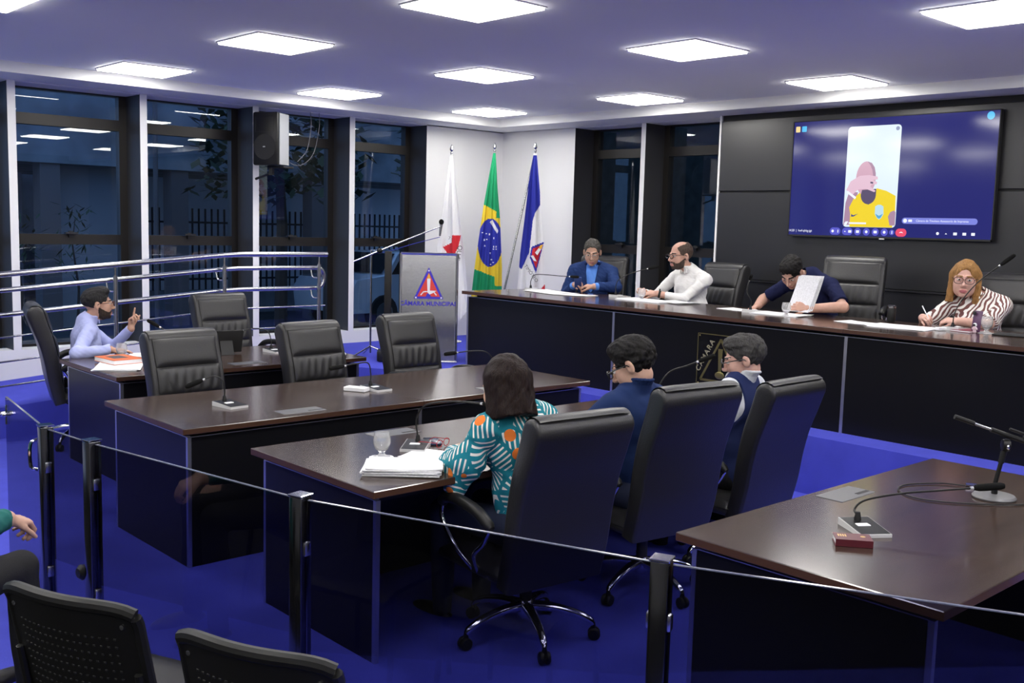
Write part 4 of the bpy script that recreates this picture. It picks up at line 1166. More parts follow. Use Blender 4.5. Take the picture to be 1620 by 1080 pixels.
flat('beard', [PT(.825+.075*math.cos(t), .395+.085*math.sin(t), .0061) for t in [math.pi+k*math.pi/14 for k in range(15)]] + [PT(.90,.45,.0061), PT(.76,.44,.0061)], S_BEARD, tile, .0003)
fig('scalp_shadow', [(.80,.698),(.84,.685),(.87,.645),(.885,.59),(.885,.55),(.86,.57),(.85,.62),(.83,.66)], S_SKIN2, .0060)
fig('hand', [(.60,.44),(.64,.52),(.73,.57),(.82,.575),(.905,.56),(.91,.535),(.86,.53),(.905,.51),(.90,.49),(.85,.49),(.84,.47),(.895,.43),(.88,.42),(.80,.45),(.72,.445),(.66,.39)], emis('video_hand', srgb(232, 196, 214), 1.0), .0059)
fig('wristband', [(.607,.415),(.615,.435),(.705,.375),(.695,.355)], S_WH, .0058)
fig('brow', [(.838,.515),(.838,.50),(.865,.495),(.865,.512)], S_BEARD, .0057)
fig('sport_mark', [(.665,.195),(.668,.222),(.682,.207),(.735,.222),(.69,.196)], S_DBLUE, .0062)
fig('crest', [(.90,.29),(.925,.305),(.955,.305),(.98,.29),(.985,.22),(.965,.185),(.945,.17),(.925,.185),(.90,.22)], emis('crest_pale', srgb(190, 225, 240), 1.0), .0062)
fig('crest_lower', [(.905,.225),(.943,.205),(.98,.225),(.962,.19),(.945,.178),(.925,.19)], emis('crest_blue', srgb(90, 170, 215), 1.0), .0060)
flat('pin_icon', disc(Y(1.07), .985, .018, .018, .0064), emis('ui_ring', srgb(150,160,190), 1.0), tile, .0003)
fig('name_caption', [(.645,.128),(.645,.143),(.82,.143),(.82,.128)], S_WH, .0057)
fig('caption_corner', [(.60,.113),(.60,.135),(.615,.15),(.64,.15),(.625,.12)], S_WH, .0056)
# toolbar
def pill(a0, a1, h, r, m, x=.0068, nm='toolbar_button'): return flat(nm, rrect(Y(a1), Y(a0), h-r, h+r, r*.98, x), m)
hb_ = .058
def icon(b_, a, kind):
    x = .0062
    if kind == 'sq': return flat('icon', rrect(Y(a+.016), Y(a-.016), hb_-.012, hb_+.012, .003, x), S_WH, b_, .0003)
    if kind == 'dot': return flat('icon', disc(Y(a), hb_, .013, .013, x), S_WH, b_, .0003)
    if kind == 'bar': return flat('icon', rrect(Y(a+.004), Y(a-.004), hb_-.014, hb_+.014, .003, x), S_WH, b_, .0003)
    if kind == 'tri': return flat('icon', [(x, Y(a-.01), hb_-.005), (x, Y(a+.01), hb_-.005), (x, Y(a), hb_+.006)], S_WH, b_, .0003)
    if kind == 'arc': return flat('icon', [(x, Y(a-.02), hb_-.006), (x, Y(a-.012), hb_+.004), (x, Y(a), hb_+.008), (x, Y(a+.012), hb_+.004), (x, Y(a+.02), hb_-.006), (x, Y(a+.008), hb_-.001), (x, Y(a-.008), hb_-.001)], S_WH, b_, .0003)
b_ = pill(.455, .565, hb_, .034, S_BTN); icon(b_, .485, 'dot'); icon(b_, .54, 'bar')
b_ = pill(.582, .69, hb_, .034, S_BTN); icon(b_, .612, 'tri'); icon(b_, .662, 'sq')
for a, k in ((.74, 'sq'), (.828, 'dot'), (.916, 'sq'), (1.004, 'dot')): b_ = pill(a-.034, a+.034, hb_, .034, S_BTN); icon(b_, a, k)
b_ = pill(1.052, 1.10, hb_, .024, S_BTN); icon(b_, 1.078, 'bar')
b_ = pill(1.112, 1.215, hb_, .036, S_RED, nm='hang_up_button'); icon(b_, 1.165, 'arc')
for a, k in ((1.50, 'dot'), (1.575, 'tri'), (1.655, 'sq'), (1.735, 'sq'), (1.81, 'sq')): icon(scr, a, k)
# participant bar, corner badges, clock and code
pb = pill(1.165, 1.84, .165, .027, S_PILL, nm='participant_bar')
flat('icon', disc(Y(1.195), .165, .018, .018, .0062), S_WH, pb, .0003)
flat('icon', rrect(Y(1.26), Y(1.225), .155, .176, .003, .0062), S_WH, pb, .0003)
text_mesh('lettering', 'Câmara de Timóteo Assessoria de Imprensa', .026, S_WH, pb, frame_matrix((.0060, Y(1.53), .165), (0,-1,0), (0,0,1)), .0002)
text_mesh('lettering', '14:20  |  hwf-qhbg-jgt', .030, S_WH, scr, frame_matrix((.0062, Y(.135), .055), (0,-1,0), (0,0,1)), .0002)
flat('badge', rrect(Y(.075), Y(.028), .995, 1.05, .008, .0068), S_CREAM)
flat('badge', rrect(Y(.145), Y(.095), .997, 1.05, .006, .0068), S_CYAN)
flat('avatar', disc(Y(1.885), 1.05, .032, .034, .0068), S_CYAN)

# ================================================================== FLAGS
M_FW = mat('flag_white', (.80, .80, .80), rough=.8, spec=.1, sheen=.2); M_FG = mat('flag_green', (.02, .30, .13), rough=.8, spec=.1); M_FY = mat('flag_yellow', (.78, .58, .05), rough=.8, spec=.1)
M_FB = mat('flag_blue', (.035, .045, .36), rough=.8, spec=.1); M_FR = mat('flag_red', (.62, .035, .045), rough=.8, spec=.1); M_POLE = mat('flag_pole_steel', (.55, .55, .55), rough=.25, metal=1.0)
FM = [M_FW, M_FG, M_FY, M_FB, M_FR]
LD = Vector((.735, -.678, 0))       # sideways direction of the hanging cloth
ND = Vector((-.678, -.735, 0))      # its front
def interp(tab, z):
    for (z0, v0), (z1, v1) in zip(tab[:-1], tab[1:]):
        if z0 >= z >= z1: return v0+(v1-v0)*(z0-z)/(z0-z1)
    return tab[-1][1] if z < tab[-1][0] else tab[0][1]
def flag(label, base, top, left, right, colour, folds, zb, decor=None):
    """base/top world points of the pole; left/right = tables (z, sideways offset from the pole top)"""
    t = thing('flag', label, 'flag', base, 0, 'flags in the corner')
    b0 = Vector(base); tp = Vector(top)
    part('pole', MB().tube([(0,0,.02), tp-b0], .012, 10), M_POLE, t)
    part('finial', MB().lathe([(.012,-.01),(.018,.0),(.008,.012),(.024,.04),(.014,.075),(0,.10)], 12, tp-b0), M_POLE, t)
    part('foot', MB().lathe([(0,0),(.16,0),(.165,.012),(.05,.03),(.02,.06),(0,.06)], 24), M_EWHT, t)
    zt = tp.z
    def P(u, v):
        z = zt-.03 - (zt-.03-zb(u))*v
        l, r = interp(left, z), interp(right, z)
        a = l+(r-l)*u
        w = (r-l)
        dp = folds[0]*min(1, v*3)*(math.sin(u*folds[1]*math.pi+folds[2]) + .35*math.sin(u*folds[1]*2.3*math.pi+1+v*2))
        q = Vector((tp.x, tp.y, z)) + LD*a + ND*(.035+dp*min(1, .25+w*1.6))
        return q-b0
    def col(u, v):
        z = zt-.03 - (zt-.03-zb(u))*v
        l, r = interp(left, z), interp(right, z)
        return colour(l+(r-l)*u, z, u)
    m = MB(); m.grid(P, 70, 150, mfn=col)
    cl = part('cloth', m, FM, t, smooth=180)
    if decor: decor(cl, t, P, b0, tp)
    return t
PXM = 1/129.0
def inpoly(x, y, poly):
    c = False; n = len(poly)
    for i in range(n):
        x1, y1 = poly[i]; x2, y2 = poly[(i+1) % n]
        if (y1 > y) != (y2 > y) and x < (x2-x1)*(y-y1)/(y2-y1)+x1: c = not c
    return c
# national flag: green, yellow rhombus, blue globe
zt2 = 2.72
def zz2(py): return zt2 - (py-243)*PXM*1.02
def aa2(px): return (px-784)*PXM
def col_br(a, z, u):
    px, py = 784+a/PXM, 243+(zt2-z)/PXM/1.02
    star = ((768,368),(774,369),(779,370),(771,379),(775,378),(772,388),(786,376),(786,389),(790,389),(786,393),(781,399),(783,409),(786,413),(782,416),(790,393))
    for sx, sy in star:
        if (px-sx)**2+(py-sy)**2 < 1.3: return 0
    if inpoly(px, py, [(779,351),(783,348),(793,364),(791,369)]): return 0
    if ((px-780.5)/19.5)**2+((py-383)/37)**2 < 1: return 3
    if px < 789:
        if py < 325+(px-769)*.5: return 1
        if py > 424+(px-757)*.36: return 1 if py < 461 else 2
        return 2
    if py < 345: return 1
    if py > 449: return 1
    return 2
flag('national flag of green, yellow and blue, middle of the three flags', (8.38, 9.47, ZP), (8.38, 9.47, zt2),
     [(zt2, -.012), (zz2(325), aa2(769)), (zz2(420), aa2(757)), (zz2(462), aa2(753)), (.9, aa2(752))],
     [(zt2, .012), (zz2(300), aa2(790)), (zz2(345), aa2(795)), (zz2(420), aa2(800)), (.9, aa2(801))], col_br, (.035, 5.0, .4), lambda u: .95)
# white state flag with red triangle
zt1 = 2.66
def col_mg(a, z, u):
    px, py = 715+a/PXM, 240+(zt1-z)/PXM/1.02
    return 4 if inpoly(px, py, [(705,380),(718,373),(718.5,362),(732,362),(728,380),(718,400)]) else 0
def dec_mg(cl, t, P, b0, tp):
    M_LT = mat('flag_lettering', (.05,.05,.05))
    for txt, px, py, ang, s in (('QUÆ', 729.5, 388, -100, .075), ('L', 714.5, 366, 150, .05), ('T', 711, 399, 40, .05)):
        a = (px-715)*PXM; z = zt1-(py-240)*PXM*1.02
        c = Vector((tp.x, tp.y, z))+LD*a+ND*.095-b0
        an = math.radians(ang)
        text_mesh('lettering', txt, s, M_LT, cl, frame_matrix(c, LD*math.cos(an)+Vector((0,0,math.sin(an))), -LD*math.sin(an)+Vector((0,0,math.cos(an)))))
flag('white state flag with red triangle, leftmost flag behind the lectern', (7.80, 9.58, ZP), (7.80, 9.58, zt1),
     [(zt1, -.01), (2.3, -.06), (2.0, -.09), (zt1-1.14, -.155), (1.1, -.10), (.8, -.05), (.5, .0)],
     [(zt1, .012), (zt1-.35, .055), (zt1-1.2, .18), (zt1-1.75, .235), (zt1-1.95, .22), (.45, .12)], col_mg, (.03, 4.2, .2), lambda u: .62 if u < .5 else .62+.35*(u-.5), dec_mg)
# city flag: blue, white, red with emblem, on a slanted pole
zt3 = 2.70
def col_ct(a, z, u):
    px, py = 844+a/PXM, 243+(zt3-z)/PXM/1.02
    if inpoly(px, py, [(842,384),(861,376),(850,423),(840,400)]):
        return 4 if inpoly(px, py, [(844,386.5),(858.5,380.5),(850,416),(842.5,398)]) else 3
    if inpoly(px, py, [(838,250),(850,250),(853.5,322),(846,334),(843,345),(839,392),(828,418),(820,410)]): return 3
    if inpoly(px, py, [(854,452),(870,430),(870,475),(852,475)]): return 4
    return 0
def dec_ct(cl, t, P, b0, tp):
    def at(px, py, d): return Vector((tp.x, tp.y, zt3-(py-243)*PXM*1.02))+LD*(px-844)*PXM+ND*d-b0
    part('torch', MB().add([at(851,396,.10), at(847.5,392,.10), at(853,385,.10), at(857,386,.10)], [(0,1,2,3)]), M_EWHT, cl, smooth=0)
    part('flame', MB().add([at(853,386,.101), at(855,381,.101), at(859.5,379.5,.101), at(857,387,.101)], [(0,1,2,3)]), M_EYEL, cl, smooth=0)
    part('bird', MB().add([at(841,397,.10), at(845,396,.10), at(850.5,405,.10), at(846,404,.10)], [(0,1,2,3)]), M_EWHT, cl, smooth=0)
    an = math.radians(-52)
    text_mesh('lettering', 'TIMÓTEO', .055, mat('flag_lettering', (.05,.05,.05)), cl, frame_matrix(at(842.5, 423, .10), LD*math.cos(an)+Vector((0,0,math.sin(an))), -LD*math.sin(an)+Vector((0,0,math.cos(an)))))
flag('blue and white city flag with emblem on a leaning pole, rightmost flag', (8.02, 9.02, ZP), (8.42, 8.80, zt3),
     [(zt3, -.015), (zt3-.3, -.06), (zt3-1.2, -.145), (zt3-1.75, -.175), (.8, -.175)],
     [(zt3, .012), (zt3-.55, .075), (zt3-1.0, .13), (zt3-1.75, .165), (.8, .17)], col_ct, (.032, 4.0, 1.0), lambda u: .9, dec_ct)
# ================================================================== PEOPLE: smooth distance fields turned into one continuous surface
class Field:
    def __init__(self, lo, hi, h):
        self.h = h; self.lo = np.array(lo, float)
        self.n = np.ceil((np.array(hi)-self.lo)/h).astype(int)+1
        self.D = np.full(self.n, 0.2, np.float32)
        self.ax = [self.lo[i]+h*np.arange(self.n[i]) for i in range(3)]
    def _sub(self, lo, hi):
        i0 = np.maximum(np.floor((np.array(lo)-self.lo)/self.h).astype(int), 0)
        i1 = np.minimum(np.ceil((np.array(hi)-self.lo)/self.h).astype(int)+1, self.n)
        if np.any(i1 <= i0): return None
        sl = tuple(slice(a, b) for a, b in zip(i0, i1))
        X, Y_, Z = np.meshgrid(*[self.ax[k][sl[k]] for k in range(3)], indexing='ij')
        return sl, X.astype(np.float32), Y_.astype(np.float32), Z.astype(np.float32)
    def _join(self, sl, d, k, op):
        A = self.D[sl]
        if op == 'sub':
            d = -d
            if k > 0:
                hh = np.clip(.5-.5*(A-d)/k, 0, 1); self.D[sl] = A+(d-A)*hh+k*hh*(1-hh)
            else: self.D[sl] = np.maximum(A, d)
        else:
            if k > 0:
                hh = np.clip(.5+.5*(A-d)/k, 0, 1); self.D[sl] = A+(d-A)*hh-k*hh*(1-hh)
            else: self.D[sl] = np.minimum(A, d)
    def cone(self, a, b, r0, r1, k=.02, op='add', squash=None):
        """tapered capsule; squash=(axis, factor) thins it along a direction"""
        a = np.array(a, float); b = np.array(b, float); m = max(r0, r1)*(1.6 if squash else 1)+.05
        s = self._sub(np.minimum(a, b)-m, np.maximum(a, b)+m)
        if s is None: return
        sl, X, Y_, Z = s
        ba = b-a; L = max(ba@ba, 1e-9)
        px, py, pz = X-a[0], Y_-a[1], Z-a[2]
        t = np.clip((px*ba[0]+py*ba[1]+pz*ba[2])/L, 0, 1)
        px, py, pz = px-t*ba[0], py-t*ba[1], pz-t*ba[2]
        if squash is not None:
            w, f = np.array(squash[0], float), squash[1]; w = w/np.linalg.norm(w)
            c = (px*w[0]+py*w[1]+pz*w[2])*(f-1)
            px, py, pz = px+c*w[0], py+c*w[1], pz+c*w[2]
        d = np.sqrt(px*px+py*py+pz*pz)-(r0+(r1-r0)*t)
        if squash is not None: d = d/max(1, squash[1])**.5
        self._join(sl, d, k, op)
    def ell(self, c, r, R=None, k=.02, op='add'):
        c = np.array(c, float); r = np.array(r, float); m = r.max()+.05
        s = self._sub(c-m, c+m)
        if s is None: return
        sl, X, Y_, Z = s
        px, py, pz = X-c[0], Y_-c[1], Z-c[2]
        if R is not None:
            R = np.array(R); px, py, pz = [R[0, i]*px+R[1, i]*py+R[2, i]*pz for i in range(3)]
        qx, qy, qz = px/r[0], py/r[1], pz/r[2]
        k0 = np.sqrt(qx*qx+qy*qy+qz*qz)+1e-6
        k1 = np.sqrt((qx/r[0])**2+(qy/r[1])**2+(qz/r[2])**2)+1e-6
        self._join(sl, k0*(k0-1)/k1, k, op)
    def cut(self, p, nrm, region, k=0.0):
        """remove everything on the +nrm side of the plane within a sphere region (c, r)"""
        c, r = np.array(region[0], float), region[1]
        s = self._sub(c-r, c+r)
        if s is None: return
        sl, X, Y_, Z = s
        n = np.array(nrm, float); n /= np.linalg.norm(n); p = np.array(p, float)
        pl = -((X-p[0])*n[0]+(Y_-p[1])*n[1]+(Z-p[2])*n[2])
        ins = np.sqrt((X-c[0])**2+(Y_-c[1])**2+(Z-c[2])**2)-r
        self._join(sl, np.maximum(pl, ins), k, 'sub')
    def wrinkle(self, amp, f, seed=0):
        I = np.nonzero(np.abs(self.D) < .03)
        X, Y_, Z = [self.ax[k][I[k]].astype(np.float32) for k in range(3)]
        rnd = np.random.RandomState(seed)
        w = 0
        for q in range(5):
            v = rnd.randn(3)*f*(.6+.25*q); ph = rnd.rand()*6.28
            w = w+np.sin(X*v[0]+Y_*v[1]+Z*v[2]+ph+1.5*np.sin(X*v[1]*.6+Z*v[0]*.5+q))/(1+.3*q)
        self.D[I] += (amp*np.tanh(w*.55)).astype(np.float32)
    def surface(self):
        D = self.D; n = D.shape
        S = D < 0
        c = np.zeros((n[0]-1, n[1]-1, n[2]-1), np.int8)
        for dx in (0, 1):
            for dy in (0, 1):
                for dz in (0, 1): c += S[dx:n[0]-1+dx, dy:n[1]-1+dy, dz:n[2]-1+dz]
        act = (c > 0) & (c < 8)
        ci = np.argwhere(act)
        idx = np.full(act.shape, -1, np.int64); idx[act] = np.arange(len(ci))
        acc = np.zeros((len(ci), 3)); cnt = np.zeros(len(ci))
        cor = np.array([(x, y, z) for x in (0, 1) for y in (0, 1) for z in (0, 1)])
        vals = np.stack([D[ci[:, 0]+o[0], ci[:, 1]+o[1], ci[:, 2]+o[2]] for o in cor], 1)
        for i in range(8):
            for j in range(i+1, 8):
                if np.abs(cor[i]-cor[j]).sum() != 1: continue
                a, b = vals[:, i], vals[:, j]; m = (a < 0) != (b < 0)
                t = np.where(m, a/(a-b+1e-12), 0)
                p = cor[i]+t[:, None]*(cor[j]-cor[i])
                acc += np.where(m[:, None], p, 0); cnt += m
        V = self.lo+self.h*(ci+acc/np.maximum(cnt, 1)[:, None])
        F = []
        for ax in range(3):
            o1, o2 = [(1, 2), (2, 0), (0, 1)][ax]
            sl0 = [slice(1, -1)]*3; sl1 = [slice(1, -1)]*3
            sl0[ax] = slice(0, -1); sl1[ax] = slice(1, None)
            A, B = S[tuple(sl0)], S[tuple(sl1)]
            e = np.argwhere(A != B)
            if not len(e): continue
            fl = A[tuple(e.T)]
            base = e+1; base[:, ax] -= 1
            def cell(d1, d2):
                q = base.copy(); q[:, o1] -= d1; q[:, o2] -= d2; return idx[tuple(q.T)]
            q = np.stack([cell(1, 1), cell(0, 1), cell(0, 0), cell(1, 0)], 1)
            q[~fl] = q[~fl][:, ::-1]
            F.append(q)
        F = np.concatenate(F); F = F[(F >= 0).all(1)]
        return V, F
def field_mesh(name, fld, mats, classify=None):
    V, F = fld.surface()
    me = bpy.data.meshes.new(name)
    me.vertices.add(len(V)); me.vertices.foreach_set('co', V.astype(np.float32).ravel())
    me.loops.add(len(F)*4); me.loops.foreach_set('vertex_index', F.astype(np.int32).ravel())
    me.polygons.add(len(F)); me.polygons.foreach_set('loop_start', np.arange(0, len(F)*4, 4, dtype=np.int32))
    for m in mats: me.materials.append(m)
    if classify is not None:
        cen = V[F].mean(1); me.polygons.foreach_set('material_index', classify(cen).astype(np.int32))
    me.polygons.foreach_set('use_smooth', np.ones(len(F), bool))
    me.update(calc_edges=True); me.validate()
    return me

def unit(v): v = np.array(v, float); return v/np.linalg.norm(v)
def rotm(yaw=0, pitch=0, roll=0):
    """head rotation: yaw left(+), pitch down(+), roll to its right(+) in degrees; rows = world, columns = right, forward, up"""
    y, p, r = map(math.radians, (yaw, pitch, roll))
    Rz = np.array([[math.cos(y), -math.sin(y), 0], [math.sin(y), math.cos(y), 0], [0, 0, 1]])
    Rx = np.array([[1, 0, 0], [0, math.cos(p), math.sin(p)], [0, -math.sin(p), math.cos(p)]])
    Ry = np.array([[math.cos(r), 0, math.sin(r)], [0, 1, 0], [-math.sin(r), 0, math.cos(r)]])
    return Rz @ Rx @ Ry
def ik(S, W, l1, l2, pole):
    S, W = np.array(S, float), np.array(W, float)
    d = W-S; L = np.linalg.norm(d); L2 = min(L, (l1+l2)*.995); u = d/L
    a = (l1*l1-l2*l2+L2*L2)/(2*L2); hgt = math.sqrt(max(l1*l1-a*a, 0))
    p = np.array(pole, float); p = p-u*(p@u); p = p/np.linalg.norm(p)
    return S+u*a+p*hgt, S+u*L2
def hand(f, W, d, nrm, side, curl=(25, 30, 30, 30), thumb=35, spread=1.0, s=1.0, add=None):
    """palm from wrist W along d, nrm = back of the hand, side +1 right hand / -1 left hand"""
    d = unit(d); nrm = np.array(nrm, float); nrm = unit(nrm-d*(nrm@d)); lat = np.cross(d, nrm)*side   # towards the thumb? fixed below
    lat = -np.cross(d, nrm)*side                                                                  # lateral, towards the thumb
    lat = -lat
    W = np.array(W, float)
    offs = [.026, .009, -.008, -.024]; ml = [.086, .090, .084, .076]
    fl = [(.040, .025, .020), (.044, .028, .021), (.040, .026, .020), (.031, .019, .018)]
    for i in range(4):
        base = W+d*.01*s+lat*offs[i]*.55*s
        kn = W+d*ml[i]*s+lat*offs[i]*s*(1+.1*spread)
        f.cone(base, kn, .0135*s, .0105*s, .012)
        ang = 0.0; p = kn; fan = offs[i]*4.0*spread
        c = curl[i]
        for j, l in enumerate(fl[i]):
            ang += math.radians(c*(.8, 1.1, .7)[j])
            dd = unit((d*math.cos(fan)+lat*math.sin(fan)))*math.cos(ang)-nrm*math.sin(ang)
            q = p+dd*l*s
            r0 = (.0095, .0088, .0082)[j]*s*(.9 if i == 3 else 1)
            f.cone(p, q, r0, r0*.93, .004)
            p = q
    # thumb leaves the side of the palm near its base
    t0 = W+d*.025*s+lat*.020*s-nrm*.004*s
    a = math.radians(thumb)
    td = unit(d*math.cos(a)+lat*math.sin(a)-nrm*.35)
    t1 = t0+td*.042*s; td2 = unit(td+d*.35-nrm*.25); t2 = t1+td2*.032*s; t3 = t2+unit(td2+d*.3-nrm*.2)*.026*s
    f.cone(t0, t1, .0145*s, .0115*s, .012); f.cone(t1, t2, .0108*s, .0098*s, .004); f.cone(t2, t3, .0098*s, .0082*s, .004)
def skin_mat(name, col):
    m = mat(name, col, rough=.5, spec=.35, mottle=(35, .06))
    m.node_tree.nodes['Principled BSDF'].inputs['Subsurface Weight'].default_value = .08
    m.node_tree.nodes['Principled BSDF'].inputs['Subsurface Radius'].default_value = (.01, .004, .002)
    return m
def hair_mat(name, col, rough=.58):
    if name in MATS: return MATS[name]
    m = mat(name, col, rough=rough, spec=.16)
    nt = m.node_tree; b = nt.nodes['Principled BSDF']
    tc = nt.nodes.new('ShaderNodeTexCoord'); mp = nt.nodes.new('ShaderNodeMapping'); mp.inputs['Scale'].default_value = (160, 160, 22)
    n = nt.nodes.new('ShaderNodeTexNoise'); n.inputs['Scale'].default_value = 1.0; n.inputs['Detail'].default_value = 3
    bp = nt.nodes.new('ShaderNodeBump'); bp.inputs['Strength'].default_value = .7; bp.inputs['Distance'].default_value = .006
    r = nt.nodes.new('ShaderNodeValToRGB'); r.color_ramp.elements[0].position = .3; r.color_ramp.elements[1].position = .75
    r.color_ramp.elements[0].color = (*[c*.55 for c in col], 1); r.color_ramp.elements[1].color = (*[min(1, c*1.5) for c in col], 1)
    nt.links.new(tc.outputs['Object'], mp.inputs['Vector']); nt.links.new(mp.outputs['Vector'], n.inputs['Vector'])
    nt.links.new(n.outputs['Fac'], bp.inputs['Height']); nt.links.new(bp.outputs['Normal'], b.inputs['Normal'])
    nt.links.new(n.outputs['Fac'], r.inputs['Fac']); nt.links.new(r.outputs['Color'], b.inputs['Base Color'])
    return m
M_EYEW = mat('eye_white', (.65, .63, .6), rough=.2); M_IRIS = mat('iris_dark', (.015, .01, .008), rough=.1)
M_DENIM = mat('dark_denim', (.012, .018, .05), rough=.85, bump=(500, .2, 2)); M_TROUSER = mat('black_trousers', (.008, .008, .010), rough=.85, bump=(300, .2, 2))
M_SHOE = mat('black_shoe_leather', (.010, .009, .008), rough=.35); M_LENS = glass_mat('spectacle_lens', (.90, .90, .92), .6)

def person(label, loc, phi, skin, head=dict(), hair=None, shirt=None, vest=None, jacket=None, arms=dict(), lean=(0, 0), belly=0.0,
           beard=None, glasses=None, trousers=M_TROUSER, fem=False, s=1.0, h=.0048, sleeve=1.0, collar=True, legs=None, lips=(.42, .17, .15),
           shoulder_w=.185, neck_len=0.0, cat_mat=None, bust=0.0, wr=.004, seedn=0, jowl=0.0, headscale=1.0, stand_collar=0.0):
    """seated figure; origin on the seat under the hips, faces local +y, +x is its right side"""
    lx, ly = lean
    hs = headscale*s
    pel = np.array([0, 0, .085])*s
    waist = np.array([lx*.3, ly*.35+.005, .26])*s
    chest = np.array([lx*.7, ly*.75, .425])*s
    nb_ = np.array([lx, ly, .588])*s
    hd = np.array(head.get('pos', (lx, ly+.035, .735+neck_len)))*s
    HR_ = rotm(head.get('yaw', 0), head.get('pitch', 0), head.get('roll', 0))
    def H(x, y, z): return hd+HR_ @ (np.array([x, y, z])*hs)
    sw = shoulder_w*s
    tw = head.get('twist', 0.0)
    shv = np.array([math.cos(tw), math.sin(tw), 0.0])
    Sh = {1: nb_+shv*sw+np.array([0, -.005, -.062])*s, -1: nb_-shv*sw+np.array([0, -.005, -.062])*s}
    l1, l2 = .285*s, .255*s
    A = {}
    for sd in (1, -1):
        a = arms.get(sd, {})
        Wp = np.array(a.get('wrist', (sd*.2, .28, .22)))*(1 if a.get('abs') else s)
        el, wv = ik(Sh[sd], Wp, l1, l2, a.get('pole', (sd*.7, -.2, -1)))
        A[sd] = dict(S=Sh[sd], E=el, W=wv, dir=unit(a.get('dir', wv-el)), nrm=a.get('nrm', (0, 0, 1)), curl=a.get('curl', (30, 34, 36, 38)), thumb=a.get('thumb', 35), spread=a.get('spread', .8))
    allp = [pel-.16*s, hd+.16*hs, hd-.16*hs] + [A[k][q] for k in A for q in 'SEW'] + [A[k]['W']+A[k]['dir']*.19*s for k in A] + [pel+.18*s]
    lo = np.min(allp, 0)-.13*s; hi = np.max(allp, 0)+.13*s; lo[2] = 0.0
    def torso(f, g, full=True):
        f.ell(pel, (.165*s+g+belly*.4, .125*s+g+belly*.3, .115*s+g), k=.03)
        f.ell(waist+np.array([0, belly*.55, -.02]), (.145*s+g+belly*.75, .108*s+g+belly, .16*s), k=.05)
        f.ell(chest, (.162*s+g+belly*.25, .108*s+g+belly*.3, .165*s), k=.05)
        if bust: 
            for sd in (1, -1): f.ell(chest+np.array([sd*.07*s, .085*s, -.03*s]), (.062*s+g, .06*s+g, .06*s), k=.03)
        f.cone(Sh[1]+np.array([0, 0, -.008]), Sh[-1]+np.array([0, 0, -.008]), .050*s+g, .050*s+g, k=.05)
        for sd in (1, -1): f.cone(nb_+np.array([0, -.012, .012])*s, Sh[sd]*.75+nb_*.25+np.array([0, 0, .018])*s, .040*s+g, .036*s+g, k=.04)
    # ---- body: one continuous skin surface
    f = Field(lo, hi, h)
    torso(f, -.013)
    for sd in (1, -1):
        a = A[sd]
        lk = .80 if (shirt or {}).get('sleeve', sleeve) > .5 else 1.0
        f.cone(a['S'], a['E'], .045*s*lk, .038*s*lk, .03); f.cone(a['E'], a['W'], .041*s*lk, .027*s, .02)
        f.cone(a['E']*.75+a['W']*.25, a['W'], .038*s*lk, .027*s, .02)
        hand(f, a['W'], a['dir'], a['nrm'], sd, a['curl'], a['thumb'], a['spread'], s*(.92 if fem else 1.0))
    nr = .047 if fem else .054
    f.cone(nb_+np.array([0, -.008, -.02])*s, H(0, -.022, -.055), nr*s*1.02, nr*s*.97, .02)
    jw = .9 if fem else 1.0
    f.ell(H(0, -.018, .035), (.076*hs, .096*hs, .084*hs), HR_, .02)
    f.ell(H(0, .022, -.030), ((.062+jowl*.5)*hs, .070*hs, .084*hs), HR_, .03)
    f.ell(H(0, .030, -.072), ((.050*jw+jowl)*hs, .050*hs, .040*hs), HR_, .03)
    f.ell(H(0, .072, -.098), (.020*hs, .016*hs, .015*hs), HR_, .018)
    for sd in (1, -1):
        f.ell(H(sd*.038, .056, -.030), (.026*hs, .024*hs, .030*hs), HR_, .02)
        f.cone(H(sd*.012, .090, .024), H(sd*.047, .072, .022), .0075*hs, .006*hs, .012)
        f.ell(H(sd*.031, .098, .004), (.019*hs, .013*hs, .011*hs), HR_, .010, 'sub')
        f.ell(H(sd*.031, .0775, .003), (.0140*hs, .0135*hs, .0125*hs), HR_, .002)
        f.ell(H(sd*.078, -.012, -.008), (.010*hs, .020*hs, .032*hs), HR_ @ rotm(sd*18, 0, 0), .006)
        f.ell(H(sd*.090, -.006, -.006), (.008*hs, .010*hs, .016*hs), HR_, .004, 'sub')
    f.cone(H(0, .088, .012), H(0, .110, -.030), .0078*hs, .0125*hs, .010)
    for sd in (1, -1): f.ell(H(sd*.011, .099, -.036), (.009*hs, .012*hs, .008*hs), HR_, .006)
    f.ell(H(0, .089, -.0655), (.0235*hs, .0105*hs, .0058*hs), HR_, .005); f.ell(H(0, .0865, -.0765), (.020*hs, .0105*hs, .0068*hs), HR_, .005)
    f.ell(H(0, .103, -.0708), (.024*hs, .010*hs, .0016*hs), HR_, .002, 'sub')
    bm_ = hair_mat('beard_'+beard[0], beard[1]) if beard else skin
    brow_m = hair_mat('brow_'+(hair['name'] if hair else 'grey'), tuple(c*.8+.004 for c in (hair['col'] if hair else (.05, .05, .05))))
    lip_m = mat('lips_%d' % int(sum(lips)*1000), lips, rough=.4)
    stub = mat('shaved_scalp_'+skin.name, tuple(c*.42 for c in skin.node_tree.nodes['Principled BSDF'].inputs['Base Color'].default_value[:3]), rough=.6)
